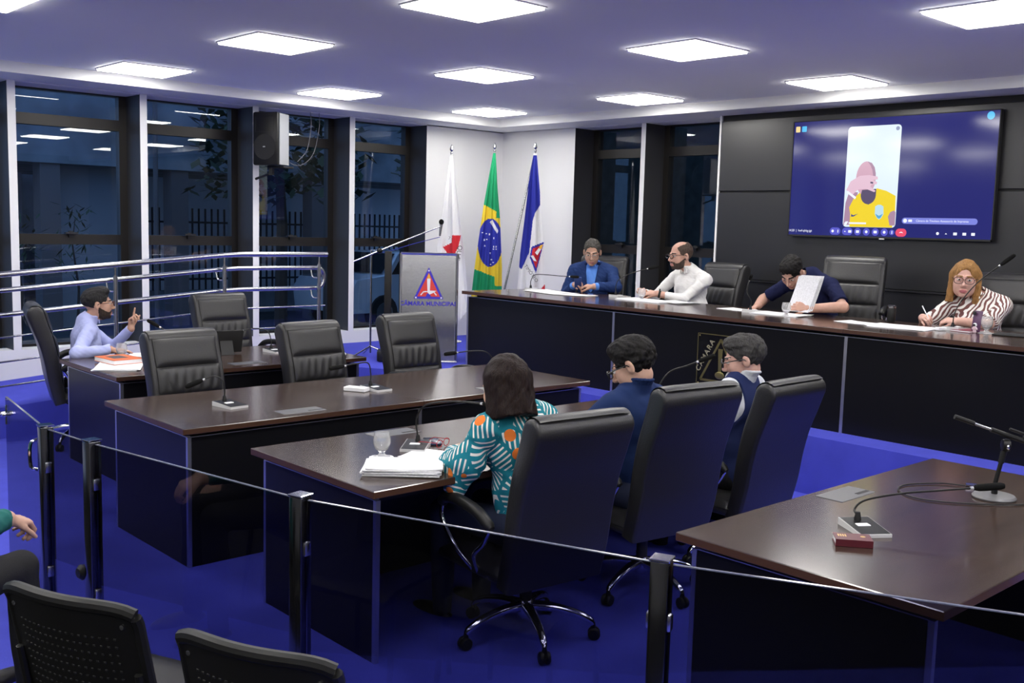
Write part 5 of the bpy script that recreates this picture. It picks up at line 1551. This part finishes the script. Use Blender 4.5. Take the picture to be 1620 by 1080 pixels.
    def cls(P):
        q = ((P-hd) @ HR_)/hs
        x, y, z = q[:, 0], q[:, 1], q[:, 2]; ax = np.abs(x)
        m = np.zeros(len(P), int)
        near = (np.abs(q) < .16).all(1)
        eye = ((ax-.031)/.0150)**2+((y-.0775)/.0165)**2+((z-.003)/.0078)**2 < 1
        m[near & eye & (y > .072)] = 1
        m[near & eye & (y > .072) & ((ax-.031)**2+(z-.003)**2 < .0062**2)] = 2
        m[near & ((x/.0235)**2+((z+.071)/.0125)**2 < 1) & (y > .078)] = 3
        m[near & (ax > .012) & (ax < .050) & (np.abs(z-(.0265-.12*np.maximum(ax-.035, 0))) < .0045) & (y > .06)] = 4
        if beard:
            t = (.085-y)/.085
            zl = -.058+.056*np.maximum(t-.30, 0)
            jawl = (z < zl) & (y > -.004) & (z > -.122+.02*np.maximum(.03-y, 0)/.03) & (ax > .0) & ((y > .02) | (ax > .03))
            mus = (np.abs(z+.0540+.10*np.maximum(ax-.015, 0)) < .0062) & (ax < .036) & (y > .074)
            cor = (ax > .026) & (ax < .040) & (z < -.052) & (y > .06)
            z_ = near & (mus | jawl | cor) & ~((ax < .022) & (z > -.086) & (z < -.062) & (y > .07))
            m[z_ & (m != 3)] = 5
        if hair is None or hair.get('style') == 'bald':
            sc = near & (z > .0+.9*(y+.0)) & (y < .062) & (z > -.06) & ((z-.03) > .75*(y-.01)) & (ax > -1)
            if hair and hair.get('style') == 'bald': m[near & (z > -.050) & (z < .088) & (y < .030) & (z > -.02+.0*y) & (m == 0) & ((y < -.055) | (ax > .050)) & ~((ax > .0755) & (z < .028) & (y > -.045)) | (near & (y < -.06) & (z > -.05) & (z < .085) & (m == 0))] = 6
        return m
    body = field_mesh('person', f, [skin, M_EYEW, M_IRIS, lip_m, brow_m, bm_, stub], cls)
    o = link('person', body, None, loc, phi-math.pi/2)
    tag(o, label, 'person')
    def child(nm, me, lb=None):
        c = link(nm, me, o)
        if lb: c['label'] = lb
        return c
    # ---- hair
    if hair and hair.get('style') != 'bald':
        st_ = hair.get('style', 'short'); vol = hair.get('vol', .010)
        c0 = hd; fh = Field(c0-.21*hs-np.array([0, 0, hair.get('len', 0)]), c0+.2*hs, .0045)
        g = vol/hs
        fh.ell(H(0, -.020, .038), ((.0785+g*.5)*hs, (.0985+g*.8)*hs, (.0865+g)*hs), HR_, 0)
        if st_ in ('short', 'crown'):
            t = hair.get('top', .0); rc = hair.get('recede', 0.0)
            if t: fh.ell(H(0, .025, .092+t*.3), (.060*hs, .062*hs, (.028+t)*hs), HR_, .02)
            # keep the skull cap: cut the face, the neck and the ears free
            fh.ell(H(0, .120-rc, -.025), (.088*hs, .082*hs, (.103+rc*.6)*hs), HR_, .006, 'sub')
            fh.cut(H(0, -.05, hair.get('nape', -.045)), HR_ @ np.array([0, -.35, -1]), (H(0, -.05, -.10), .20*hs), .006)
            fh.cut(H(0, .0, -.030), HR_ @ np.array([0, .3, -1]), (H(0, .06, -.06), .105*hs), .006)
            if st_ == 'crown': fh.ell(H(0, .045, .135), (.066*hs, .115*hs, .080*hs), HR_, .006, 'sub')
            for sd in (1, -1):
                fh.ell(H(sd*.090, -.006, -.012), (.024*hs, .027*hs, .042*hs), HR_, .006, 'sub')
                fh.ell(H(sd*.078, .062, -.03), (.04*hs, .046*hs, .055*hs), HR_, .006, 'sub')
            fh.wrinkle(min(.005, .002+vol*.35), 95, 11); fh.wrinkle(min(.003, .001+vol*.2), 190, 12)
        else:
            L = hair.get('length', .20)
            for sd in (1, -1):
                fh.cone(H(sd*.062, -.01, .03), H(sd*.080, .0+hair.get('fwd', 0), -L), .034*hs, .030*hs, .03)
                fh.cone(H(sd*.055, -.05, .02), H(sd*.060, -.055, -L*1.02), .045*hs, .036*hs, .03)
            fh.cone(H(0, -.07, .02), H(0, -.075, -L*1.03), .06*hs, .048*hs, .04)
            fh.ell(H(0, .110, -.045), (.063*hs, .088*hs, .128*hs), HR_, .010, 'sub'); fh.cone(H(0, .12, .09), H(0, .02, .165), .012*hs, .006*hs, .012, 'sub')
            fh.cone(H(0, -.012, -.05), H(0, -.005, -.28), .060*hs, .066*hs, .01, 'sub')
            fh.cut(H(0, 0, -L), HR_ @ np.array([0, 0, -1.0]), (H(0, -.02, -L), .22*hs), .006)
            fh.wrinkle(.0035, 60, 3)
        child('hair', field_mesh('hair', fh, [hair_mat('hair_'+hair['name'], hair['col'])]), hair.get('label'))
    # ---- clothes
    def sleeves(f, g, upto, flare=0.0):
        for sd in (1, -1):
            a = A[sd]
            if upto <= .5:
                e = a['S']+(a['E']-a['S'])*(upto*2)
                f.cone(a['S'], e, .051*s+g, .047*s+g+flare, .03)
                f.cut(e, a['E']-a['S'], (e+unit(a['E']-a['S'])*.08, .13), 0)
            else:
                f.cone(a['S'], a['E'], .050*s+g, .042*s+g, .03)
                e = a['E']+(a['W']-a['E'])*(upto*2-1)
                f.cone(a['E'], e, .042*s+g, .034*s+g+flare, .02)
                f.cut(e, a['W']-a['E'], (e+unit(a['W']-a['E'])*.07, .085), 0)
    def neckhole(f, r, depth=.0, v=0.0):
        u_ = unit(H(0, -.02, -.055)-nb_)
        f.cone(nb_+u_*(.05-depth)*s+np.array([0, .004+depth*.2, 0])*s, H(0, -.015, -.02), r*s, r*s*1.08, .005, 'sub')
        if v: f.cone(nb_+np.array([0, .05, .03])*s, nb_+np.array([0, .14, -v])*s, .045*s, .012*s, .008, 'sub')
    def collar_ring(f, rad, hgt, open_=.5, th=.007):
        n = 18
        up = unit(H(0, -.02, -.055)-nb_)
        cz = nb_+up*.026*s
        for rr in range(3):
            pts = []
            for k in range(n+1):
                a = math.radians(90+open_*30+(360-open_*60)*k/n)
                p = cz+np.array([math.cos(a)*rad, math.sin(a)*rad*1.02, 0])*s+up*(hgt*rr/2+.006*math.sin(a-math.pi/2))*s
                pts.append(p)
            for p, q in zip(pts[:-1], pts[1:]): f.cone(p, q, th*s, th*s, .006)
        if open_ < 1.2:
            for sd in (1, -1):
                a = math.radians(90+sd*open_*30); p = cz+np.array([math.cos(a)*rad, math.sin(a)*rad*1.02, 0])*s
                f.cone(p+up*.01*s, p+np.array([-math.cos(a)*-.02, .012, -.035])*s, th*s*1.2, th*s*.8, .006)
    if shirt:
        f = Field(lo, hi, h*1.1)
        torso(f, .008); sleeves(f, .006, shirt.get('sleeve', sleeve), shirt.get('flare', 0.0))
        if shirt.get('flare2'):
            for sd in (1, -1):
                a = A[sd]; f.cone(a['E']*.6+a['S']*.4, a['E']*.5+a['W']*.5, .075*s, .085*s, .04)
        f.wrinkle(wr*1.25, 30, seedn); f.wrinkle(wr*.55, 75, seedn+20)
        nup = unit(H(0, -.02, -.055)-nb_)
        if shirt.get('collar', True): f.cone(nb_-nup*.012*s, nb_+nup*.045*s, nr*s+.015, nr*s+.011, .03)
        neckhole(f, nr+.004 if not fem else nr+.012, shirt.get('scoop', 0.0), shirt.get('v', 0.0))
        if shirt.get('collar', True): collar_ring(f, nr+.011, .034+stand_collar, shirt.get('open', .55), .0075)
        vc = shirt.get('vcol', .0)
        if vc:
            fu = unit(H(0, -.02, -.055)-nb_)
            f.cone(nb_+fu*.075*s+np.array([0, .06, 0])*s, nb_+np.array([0, .105, -vc])*s, .030*s, .006*s, .004, 'sub')
            for sd in (1, -1): f.cone(nb_+fu*.050*s+np.array([sd*.030, .050, 0])*s, nb_+fu*.0*s+np.array([sd*.040, .088, -.010])*s, .010*s, .006*s, .006)
        child('shirt', field_mesh('shirt', f, shirt['mats'], shirt.get('cls')), shirt.get('label'))
    if vest:
        f = Field(lo, hi, h*1.1)
        torso(f, .016); f.wrinkle(.0035, 34, seedn+5); neckhole(f, nr+.017)
        for sd in (1, -1):
            a = A[sd]; out = unit(a['S']-nb_)
            f.cut(a['S']-out*.085*s, out+np.array([0, 0, -.12]), (a['S']+out*.09, .18), .006)
        child('vest', field_mesh('vest', f, [vest['mat']]), vest.get('label'))
    if jacket:
        f = Field(lo, hi, h*1.1)
        torso(f, .022); sleeves(f, .016, .93); f.wrinkle(.005, 30, seedn+2); f.wrinkle(.003, 70, seedn+22); neckhole(f, nr+.018)
        f.cone(nb_+np.array([0, .14, .05])*s, chest+np.array([0, .17, -.12])*s, .082*s, .030*s, .006, 'sub', squash=((0, 1, 0), .45))
        collar_ring(f, nr+.024, .022, 1.7, .010)
        child('jacket', field_mesh('jacket', f, [jacket['mat']]), jacket.get('label'))
    # ---- legs and shoes
    lg = legs or {}
    for sd in (1, -1): pass
    f = Field((-.42*s, -.25*s, -.52), (.42*s, .75*s, .28*s), .009)
    f.ell(pel, (.172*s+belly*.4, .135*s+belly*.3, .12*s), k=.03)
    feet = {}
    for sd in (1, -1):
        kn = np.array(lg.get(('knee', sd), (sd*.13, .43, .075)))*s; ft = np.array(lg.get(('foot', sd), (sd*.13, .44, -.40)))
        hp = np.array([sd*.09, .03, .075])*s
        f.cone(hp, kn, .085*s, .060*s, .05); f.cone(kn, ft, .058*s, .045*s, .02); feet[sd] = ft
    f.wrinkle(.004, 22, 4)
    child('trousers', field_mesh('trousers', f, [trousers]))
    for sd in (1, -1):
        ft = feet[sd]
        if lg.get('noshoes'): continue
        m = MB(); m.ell((ft[0], ft[1]+.07, ft[2]-.025), (.046, .135, .042), nu=16, nv=10)
        m.rbox((ft[0], ft[1]+.07, ft[2]-.056), (.085, .25, .018), .008)
        part('shoe', m, M_SHOE, o)
    # ---- spectacles
    if glasses:
        gm = glasses['mat']
        g = MB()
        rx, rz = glasses.get('size', (.026, .018))
        th = glasses.get('th', .0022)
        def lp(a, sd): return Vector(H(sd*.033+rx*math.copysign(abs(math.cos(a))**.75, math.cos(a)), .1125-.004*abs(math.cos(a)), .001+rz*math.copysign(abs(math.sin(a))**.8, math.sin(a))))
        for sd in (1, -1):
            if glasses.get('rim', True): g.tube([lp(k*math.pi/10, sd) for k in range(21)], th, 6, caps=False)
            g.tube([Vector(H(sd*(.033+rx), .108, .008)), Vector(H(sd*.074, .06, .010)), Vector(H(sd*.083, .0, .008)), Vector(H(sd*.082, -.025, -.012))], th*.95, 6)
        g.tube([Vector(H(-.008, .113, .004)), Vector(H(0, .116, .008)), Vector(H(.008, .113, .004))], th, 6)
        go = part('spectacles', g, gm, o, smooth=60)
        for sd in (1, -1):
            l = MB(); pts = [lp(k*math.pi/10, sd) for k in range(20)]; l.add(pts, [tuple(range(20))]); part('lens', l, M_LENS, go, smooth=0)
    o['_h'] = 0
    del o['_h']
    return o, A, H
# ================================================================== THE PEOPLE IN THE ROOM
def teal_print():
    m = mat('teal_print_fabric', (.02, .24, .30), rough=.8, spec=.15)
    nt = m.node_tree; N = nt.nodes; Lk = nt.links; b = N['Principled BSDF']
    tc = N.new('ShaderNodeTexCoord')
    v = N.new('ShaderNodeTexVoronoi'); v.inputs['Scale'].default_value = 8.5; Lk.new(tc.outputs['Object'], v.inputs['Vector'])
    sc = N.new('ShaderNodeVectorMath'); sc.operation = 'SCALE'; sc.inputs['Scale'].default_value = 8.5; Lk.new(tc.outputs['Object'], sc.inputs[0])
    su = N.new('ShaderNodeVectorMath'); su.operation = 'SUBTRACT'; Lk.new(tc.outputs['Object'], su.inputs[0]); Lk.new(v.outputs['Position'], su.inputs[1])
    se = N.new('ShaderNodeSeparateColor'); Lk.new(v.outputs['Color'], se.inputs['Color'])
    an = N.new('ShaderNodeMath'); an.operation = 'MULTIPLY'; an.inputs[1].default_value = 6.28; Lk.new(se.outputs[0], an.inputs[0])
    vr = N.new('ShaderNodeVectorRotate'); vr.rotation_type = 'AXIS_ANGLE'; vr.inputs['Axis'].default_value = (.45, .85, .25)
    Lk.new(su.outputs[0], vr.inputs['Vector']); Lk.new(an.outputs[0], vr.inputs['Angle'])
    wv = N.new('ShaderNodeTexWave'); wv.inputs['Scale'].default_value = 15.0; wv.inputs['Distortion'].default_value = 1.2; wv.inputs['Detail Scale'].default_value = .6; wv.bands_direction = 'X'
    Lk.new(vr.outputs[0], wv.inputs['Vector'])
    g = N.new('ShaderNodeMath'); g.operation = 'GREATER_THAN'; g.inputs[1].default_value = .70; Lk.new(wv.outputs['Fac'], g.inputs[0])
    de = N.new('ShaderNodeTexVoronoi'); de.feature = 'DISTANCE_TO_EDGE'; de.inputs['Scale'].default_value = 8.5; Lk.new(tc.outputs['Object'], de.inputs['Vector'])
    ge = N.new('ShaderNodeMath'); ge.operation = 'GREATER_THAN'; ge.inputs[1].default_value = .07; Lk.new(de.outputs['Distance'], ge.inputs[0])
    mk = N.new('ShaderNodeMath'); mk.operation = 'MULTIPLY'; Lk.new(g.outputs[0], mk.inputs[0]); Lk.new(ge.outputs[0], mk.inputs[1])
    mx = N.new('ShaderNodeMix'); mx.data_type = 'RGBA'; mx.inputs[6].default_value = (.015, .21, .27, 1); mx.inputs[7].default_value = (.82, .82, .76, 1); Lk.new(mk.outputs[0], mx.inputs[0])
    v2 = N.new('ShaderNodeTexVoronoi'); v2.inputs['Scale'].default_value = 10; Lk.new(tc.outputs['Object'], v2.inputs['Vector'])
    lt = N.new('ShaderNodeMath'); lt.operation = 'LESS_THAN'; lt.inputs[1].default_value = .27; Lk.new(v2.outputs['Distance'], lt.inputs[0])
    s2 = N.new('ShaderNodeSeparateColor'); Lk.new(v2.outputs['Color'], s2.inputs['Color'])
    pk = N.new('ShaderNodeMath'); pk.operation = 'GREATER_THAN'; pk.inputs[1].default_value = .55; Lk.new(s2.outputs[1], pk.inputs[0])
    mk2 = N.new('ShaderNodeMath'); mk2.operation = 'MULTIPLY'; Lk.new(lt.outputs[0], mk2.inputs[0]); Lk.new(pk.outputs[0], mk2.inputs[1])
    mx2 = N.new('ShaderNodeMix'); mx2.data_type = 'RGBA'; mx2.inputs[7].default_value = (.85, .22, .04, 1); Lk.new(mk2.outputs[0], mx2.inputs[0]); Lk.new(mx.outputs[2], mx2.inputs[6])
    Lk.new(mx2.outputs[2], b.inputs['Base Color'])
    return m
def zebra():
    m = mat('zebra_print_fabric', (.7, .6, .6), rough=.8, spec=.15)
    nt = m.node_tree; N = nt.nodes; Lk = nt.links; b = N['Principled BSDF']
    tc = N.new('ShaderNodeTexCoord'); wv = N.new('ShaderNodeTexWave'); wv.inputs['Scale'].default_value = 17; wv.inputs['Distortion'].default_value = 9; wv.inputs['Detail'].default_value = 1.0; wv.inputs['Detail Scale'].default_value = .55
    wv.bands_direction = 'DIAGONAL'; Lk.new(tc.outputs['Object'], wv.inputs['Vector'])
    r = N.new('ShaderNodeValToRGB'); r.color_ramp.interpolation = 'EASE'; r.color_ramp.elements[0].position = .44; r.color_ramp.elements[1].position = .52
    r.color_ramp.elements[0].color = (.17, .075, .07, 1); r.color_ramp.elements[1].color = (.82, .80, .76, 1)
    Lk.new(wv.outputs['Fac'], r.inputs['Fac']); Lk.new(r.outputs['Color'], b.inputs['Base Color'])
    return m
F_LILAC = mat('pale_lilac_shirt', (.42, .46, .76), rough=.85, spec=.15, bump=(40, .1)); F_WHITE = mat('white_shirt_cotton', (.74, .73, .72), rough=.85, spec=.15)
F_SUIT = mat('blue_suit_cloth', (.017, .038, .13), rough=.85, spec=.15, bump=(700, .15, 1)); F_SKY = mat('sky_blue_shirt', (.12, .29, .78), rough=.8, spec=.15)
F_NAVYP = mat('navy_polo', (.014, .017, .055), rough=.9, spec=.1); F_NAVYS = mat('navy_shirt_cotton', (.013, .028, .095), rough=.85, spec=.15); F_VEST = mat('navy_vest_cloth', (.016, .024, .085), rough=.85, spec=.15)
F_GREYW = mat('pale_grey_jersey', (.62, .64, .68), rough=.85, spec=.15); F_TEALS = mat('teal_sleeve', (.02, .13, .12), rough=.85, spec=.15)
K_TAN = skin_mat('skin_tan', (.50, .29, .21)); K_LIGHT = skin_mat('skin_light', (.58, .35, .26)); K_WARM = skin_mat('skin_warm', (.52, .30, .23)); K_PINK = skin_mat('skin_pink', (.62, .37, .30))
G_BLACK = mat('black_spectacle_frame', (.01, .01, .012), rough=.25); G_WIRE = mat('thin_wire_frame', (.25, .22, .2), rough=.25, metal=1.0); G_BROWN = mat('brown_spectacle_frame', (.07, .03, .03), rough=.25)
def to_local(loc, phi):
    a = -(phi-math.pi/2); c, s_ = math.cos(a), math.sin(a)
    def pt(x, y, z): dx, dy = x-loc[0], y-loc[1]; return (c*dx-s_*dy, s_*dx+c*dy, z-loc[2])
    def vec(x, y, z): return (c*x-s_*y, s_*x+c*y, z)
    return pt, vec
def cast(label, loc, phid, headw, arms, **kw):
    phi = D(phid); pt, vec = to_local(loc, phi)
    s = kw.get('s', 1.0)
    hp = tuple(np.array(pt(*headw[:3]))/s)
    hd = dict(pos=hp, yaw=headw[3]-phid, pitch=headw[4], roll=headw[5] if len(headw) > 5 else 0)
    hd['twist'] = kw.pop('twist', 0.0)
    ar = {}
    for sd, a in arms.items():
        a = dict(a); a['wrist'] = pt(*a['wrist']); a['abs'] = True
        for k in ('dir', 'nrm', 'pole'):
            if k in a: a[k] = vec(*a[k])
        ar[sd] = a
    return person(label, loc, phi, head=hd, arms=ar, **kw)

# 1 the man speaking at the left desk
P1 = cast('bearded man in lilac shirt speaking with one finger raised', (2.98, 8.24, .425), -14, (3.10, 8.19, 1.125, -16, -2),
     {1: dict(wrist=(3.06, 7.86, .80), dir=(.95, -.05, -.05), nrm=(0, -.1, 1), curl=(10, 12, 14, 16), thumb=40, pole=(-.9, -.5, -.5)),
      -1: dict(wrist=(3.335, 8.13, .925), dir=(.05, -.05, 1), nrm=(-.5, .75, .05), curl=(2, 62, 70, 72), thumb=25, pole=(.1, .3, -1))},
     skin=K_TAN, hair=dict(name='dark_grey', col=(.022, .021, .022), style='short', vol=.003, top=.010, nape=-.022), beard=('dark', (.045, .032, .026), 'full'),
     shirt=dict(mats=[F_LILAC], vcol=.045, label='pale lilac long sleeved shirt'), glasses=dict(mat=G_BROWN, th=.0028), lean=(0, .05), s=.96, headscale=1.10, shoulder_w=.195, seedn=1)
# 2 the man in the blue suit
P2 = cast('man in blue suit looking down at his phone', (8.00, 7.42, .85), 212, (7.86, 7.32, 1.575, 219, 20),
     {1: dict(wrist=(7.72, 7.42, 1.235), dir=(-.35, -.75, .25), nrm=(-.3, .5, .6), curl=(45, 48, 50, 52), thumb=30, pole=(.3, 1, -.6)),
      -1: dict(wrist=(7.70, 7.13, 1.235), dir=(-.45, .75, .05), nrm=(-.2, -.3, 1), curl=(40, 45, 50, 55), thumb=30, pole=(.0, -1, -.6))},
     skin=K_TAN, hair=dict(name='greying', col=(.06, .055, .05), style='short', vol=.0045, recede=.018, nape=-.04), shirt=dict(mats=[F_SKY], vcol=.03, label='sky blue shirt', sleeve=.98), jacket=dict(mat=F_SUIT, label='blue suit jacket'),
     glasses=dict(mat=G_WIRE, th=.0016), s=.99, headscale=1.09, shoulder_w=.195, lean=(0, .04), trousers=F_SUIT, seedn=2)
# 3 the man in the white shirt
P3 = cast('bearded man in white shirt with clasped hands', (8.00, 6.10, .85), 172, (7.84, 6.16, 1.585, 162, 4),
     {1: dict(wrist=(7.62, 6.46, 1.235), dir=(-.45, -.75, .12), nrm=(-.5, .3, .8), curl=(48, 50, 52, 54), thumb=25, pole=(.3, .7, -1)),
      -1: dict(wrist=(7.60, 6.22, 1.225), dir=(-.45, .85, .10), nrm=(-.5, -.3, .8), curl=(42, 46, 50, 52), thumb=25, pole=(.1, -.75, -1))},
     skin=K_WARM, hair=dict(name='cropped', col=(.075, .052, .042), style='crown', vol=.003, recede=.03, nape=-.04), beard=('brown', (.06, .042, .035), 'full'), shirt=dict(mats=[F_WHITE], vcol=.05, label='white long sleeved shirt', sleeve=.86),
     glasses=dict(mat=G_BLACK, size=(.027, .017), th=.003), s=1.0, headscale=1.10, belly=.05, jowl=.008, lean=(0, .06), seedn=3, shoulder_w=.205)
# 4 the man reading papers
P4 = cast('dark haired man in navy polo bent over papers', (7.97, 4.66, .85), 178, (7.60, 4.79, 1.50, 190, 46),
     {1: dict(wrist=(7.49, 5.03, 1.205), dir=(-.55, .0, -.15), nrm=(-.1, .3, 1), curl=(40, 45, 50, 55), thumb=25, pole=(.1, .9, -.5)),
      -1: dict(wrist=(7.42, 4.50, 1.225), dir=(-.3, .75, .15), nrm=(-.8, -.3, .3), curl=(40, 42, 44, 46), thumb=40, pole=(.2, -1, -.25))},
     skin=K_WARM, hair=dict(name='black', col=(.010, .009, .009), style='short', vol=.010, top=.014), shirt=dict(mats=[F_NAVYP], sleeve=.40, label='navy short sleeved polo', flare=.004),
     s=1.06, lean=(.02, .22), seedn=4)
# 5 the woman in zebra print
P5 = cast('blonde woman with glasses in brown zebra print blouse', (7.98, 3.36, .83), 192, (7.83, 3.43, 1.515, 201, 3, -2),
     {1: dict(wrist=(7.60, 3.63, 1.215), dir=(-.5, -.5, .10), nrm=(-.3, .5, .8), curl=(45, 48, 50, 52), thumb=30, pole=(.1, .9, -.9)),
      -1: dict(wrist=(7.53, 3.33, 1.215), dir=(-.35, .75, .08), nrm=(-.5, -.2, .8), curl=(42, 45, 48, 50), thumb=30, pole=(.1, -.9, -.9))},
     skin=K_PINK, hair=dict(name='honey_blonde', col=(.30, .155, .055), style='long', length=.155, vol=.008, len=.1, label='honey blonde shoulder length hair'),
     shirt=dict(mats=[zebra()], sleeve=.46, flare=.012, scoop=.03, v=.07, open=.9, label='white and brown zebra print blouse'), glasses=dict(mat=G_BROWN, size=(.028, .021), th=.0026),
     s=.96, headscale=1.20, fem=True, belly=.05, bust=.05, jowl=.012, lean=(0, .06), lips=(.50, .16, .17), seedn=5, shoulder_w=.182)
# 6 the woman in teal, from behind
P6 = cast('dark haired woman in teal patterned blouse seen from behind', (3.13, 3.22, .42), 94, (3.01, 3.30, 1.125, 88, 20, 4),
     {-1: dict(wrist=(2.98, 3.56, .80), dir=(.45, .8, -.08), nrm=(-.1, 0, 1), curl=(25, 28, 30, 32), pole=(-.75, -.35, -1)),
      1: dict(wrist=(3.22, 3.62, .80), dir=(-.4, .8, -.05), nrm=(.1, 0, 1), curl=(35, 38, 40, 42), pole=(1, -.2, -.6))},
     skin=K_LIGHT, hair=dict(name='dark_brown', col=(.014, .0072, .006), style='long', length=.135, vol=.012, len=.1, label='straight dark brown bob'),
     shirt=dict(mats=[teal_print()], sleeve=.92, flare=.02, flare2=True, collar=False, label='teal blouse with white strokes and orange dots'), trousers=M_DENIM,
     s=1.03, headscale=1.04, h=.0055, fem=True, lean=(-.04, .08), seedn=6, bust=.04, belly=.01)
# 7 the man in the navy shirt, from behind
P7 = cast('black haired man in navy shirt looking down, seen from behind', (4.0, 3.28, .415), 98, (3.925, 3.35, 1.15, 112, 28, 0),
     {-1: dict(wrist=(3.72, 3.68, .80), dir=(.4, .8, -.08), nrm=(-.1, 0, 1), pole=(-1, -.3, -.6)), 1: dict(wrist=(4.06, 3.70, .80), dir=(-.4, .8, -.05), nrm=(.1, 0, 1), pole=(1, -.3, -.6))},
     skin=K_LIGHT, hair=dict(name='black', col=(.010, .009, .009), style='short', vol=.012, top=.012, nape=-.055), shirt=dict(mats=[F_NAVYS], label='navy long sleeved shirt'), glasses=dict(mat=G_BLACK, th=.0036),
     trousers=M_DENIM, s=1.05, headscale=1.05, h=.0052, lean=(-.04, .08), seedn=7)
# 8 the man in the vest, from behind
P8 = cast('grey haired man in navy vest over white jersey, in profile', (4.86, 3.30, .39), 100, (4.85, 3.33, 1.12, 124, 16, 0),
     {-1: dict(wrist=(4.64, 3.60, .80), dir=(.4, .8, -.08), nrm=(-.1, 0, 1), pole=(-.8, -.9, -.6)), 1: dict(wrist=(5.0, 3.74, .80), dir=(-.4, .8, -.05), nrm=(.1, 0, 1), pole=(1, -.3, -.6))},
     skin=K_PINK, hair=dict(name='iron_grey', col=(.045, .043, .042), style='short', vol=.008, top=.010), shirt=dict(mats=[F_GREYW], label='white jersey with wide collar', open=.4), vest=dict(mat=F_VEST, label='navy vest'),
     glasses=dict(mat=G_BLACK, th=.0036), s=1.05, headscale=1.03, lean=(0, .05), seedn=8)
# 9 the person cut off at the lower left
P9 = cast('person with teal sleeve and black trousers cut off at the left edge', (.74, 3.85, .43), 22, (.78, 3.88, 1.19, 24, 8),
     {1: dict(wrist=(1.17, 4.02, .69), dir=(.75, .35, -.25), nrm=(.15, -.2, 1), curl=(48, 52, 55, 58), thumb=30, pole=(-.2, -.5, -1)),
      -1: dict(wrist=(.92, 4.16, .60), dir=(.6, -.4, -.1), nrm=(0, 0, 1), curl=(40, 42, 45, 48), pole=(-.3, .8, -.6))},
     skin=K_LIGHT, hair=dict(name='black', col=(.010, .009, .009), style='short', vol=.010), shirt=dict(mats=[F_TEALS], sleeve=.93, label='teal long sleeved top'), s=1.0, h=.0055, seedn=9,
     legs={('knee', 1): (.10, .44, .10), ('knee', -1): (-.12, .43, .09)}, lean=(0, .10))

# ---- things people hold or wear
solo('phone', MB().rbox((0, 0, 0), (.072, .009, .145), .004, Matrix.Rotation(D(-35), 3, 'X')), mat('blue_phone_back', (.03, .06, .22), rough=.3), 'blue phone held by the man in the suit', 'phone', None, (7.64, 7.30, 1.265), D(130))
solo('pen', MB().tube([(0, 0, 0), (.02, .04, .075), (.022, .044, .085)], [.0035, .0045, .002], 8), M_SILVER, 'pen held between the clasped hands of the white shirted man', 'pen', None, (7.54, 6.42, 1.235))
solo('pen', MB().tube([(0, 0, 0), (.03, .07, .09)], [.003, .0045], 8), M_PAPER, 'white pen held by the woman in zebra print', 'pen', None, (7.49, 3.53, 1.22))
hp_ = thing('held_papers', 'sheaf of printed papers held upright by the man in navy', 'papers', (7.40, 4.56, 1.205), D(90))
def sheet_fn(off):
    def fn(u, v):
        x = (u-.5)*.215; z = v*.285
        return Vector((x*.97-.05*v, off-.05*v-.02*math.sin(v*2)-.10*x*x*4, z))
    return fn
for k in range(3):
    m = MB(); f0 = sheet_fn(.006*k); m.grid(f0, 6, 8); f1 = sheet_fn(.006*k+.002); m.grid(f1, 6, 8, flip=True)
    o = part('sheet', m, M_PAPER2, hp_, (.012*k, 0, -.006*k), D(-2*k), smooth=60)
# wristwatch of the man in white
Wp = Vector(P3[1][-1]['W']); Ep = Vector(P3[1][-1]['E']); dd_ = (Wp-Ep).normalized(); cpt = Wp-dd_*.02
q = dd_.to_track_quat('Z', 'Y').to_matrix()
part('wristwatch', MB().lathe([(.033,-.011),(.036,-.010),(.036,.010),(.033,.011)], 20, cpt, M=q).rbox(cpt+Vector((0,0,.034)), (.036,.036,.012), .004, q), M_BLACK, P3[0])
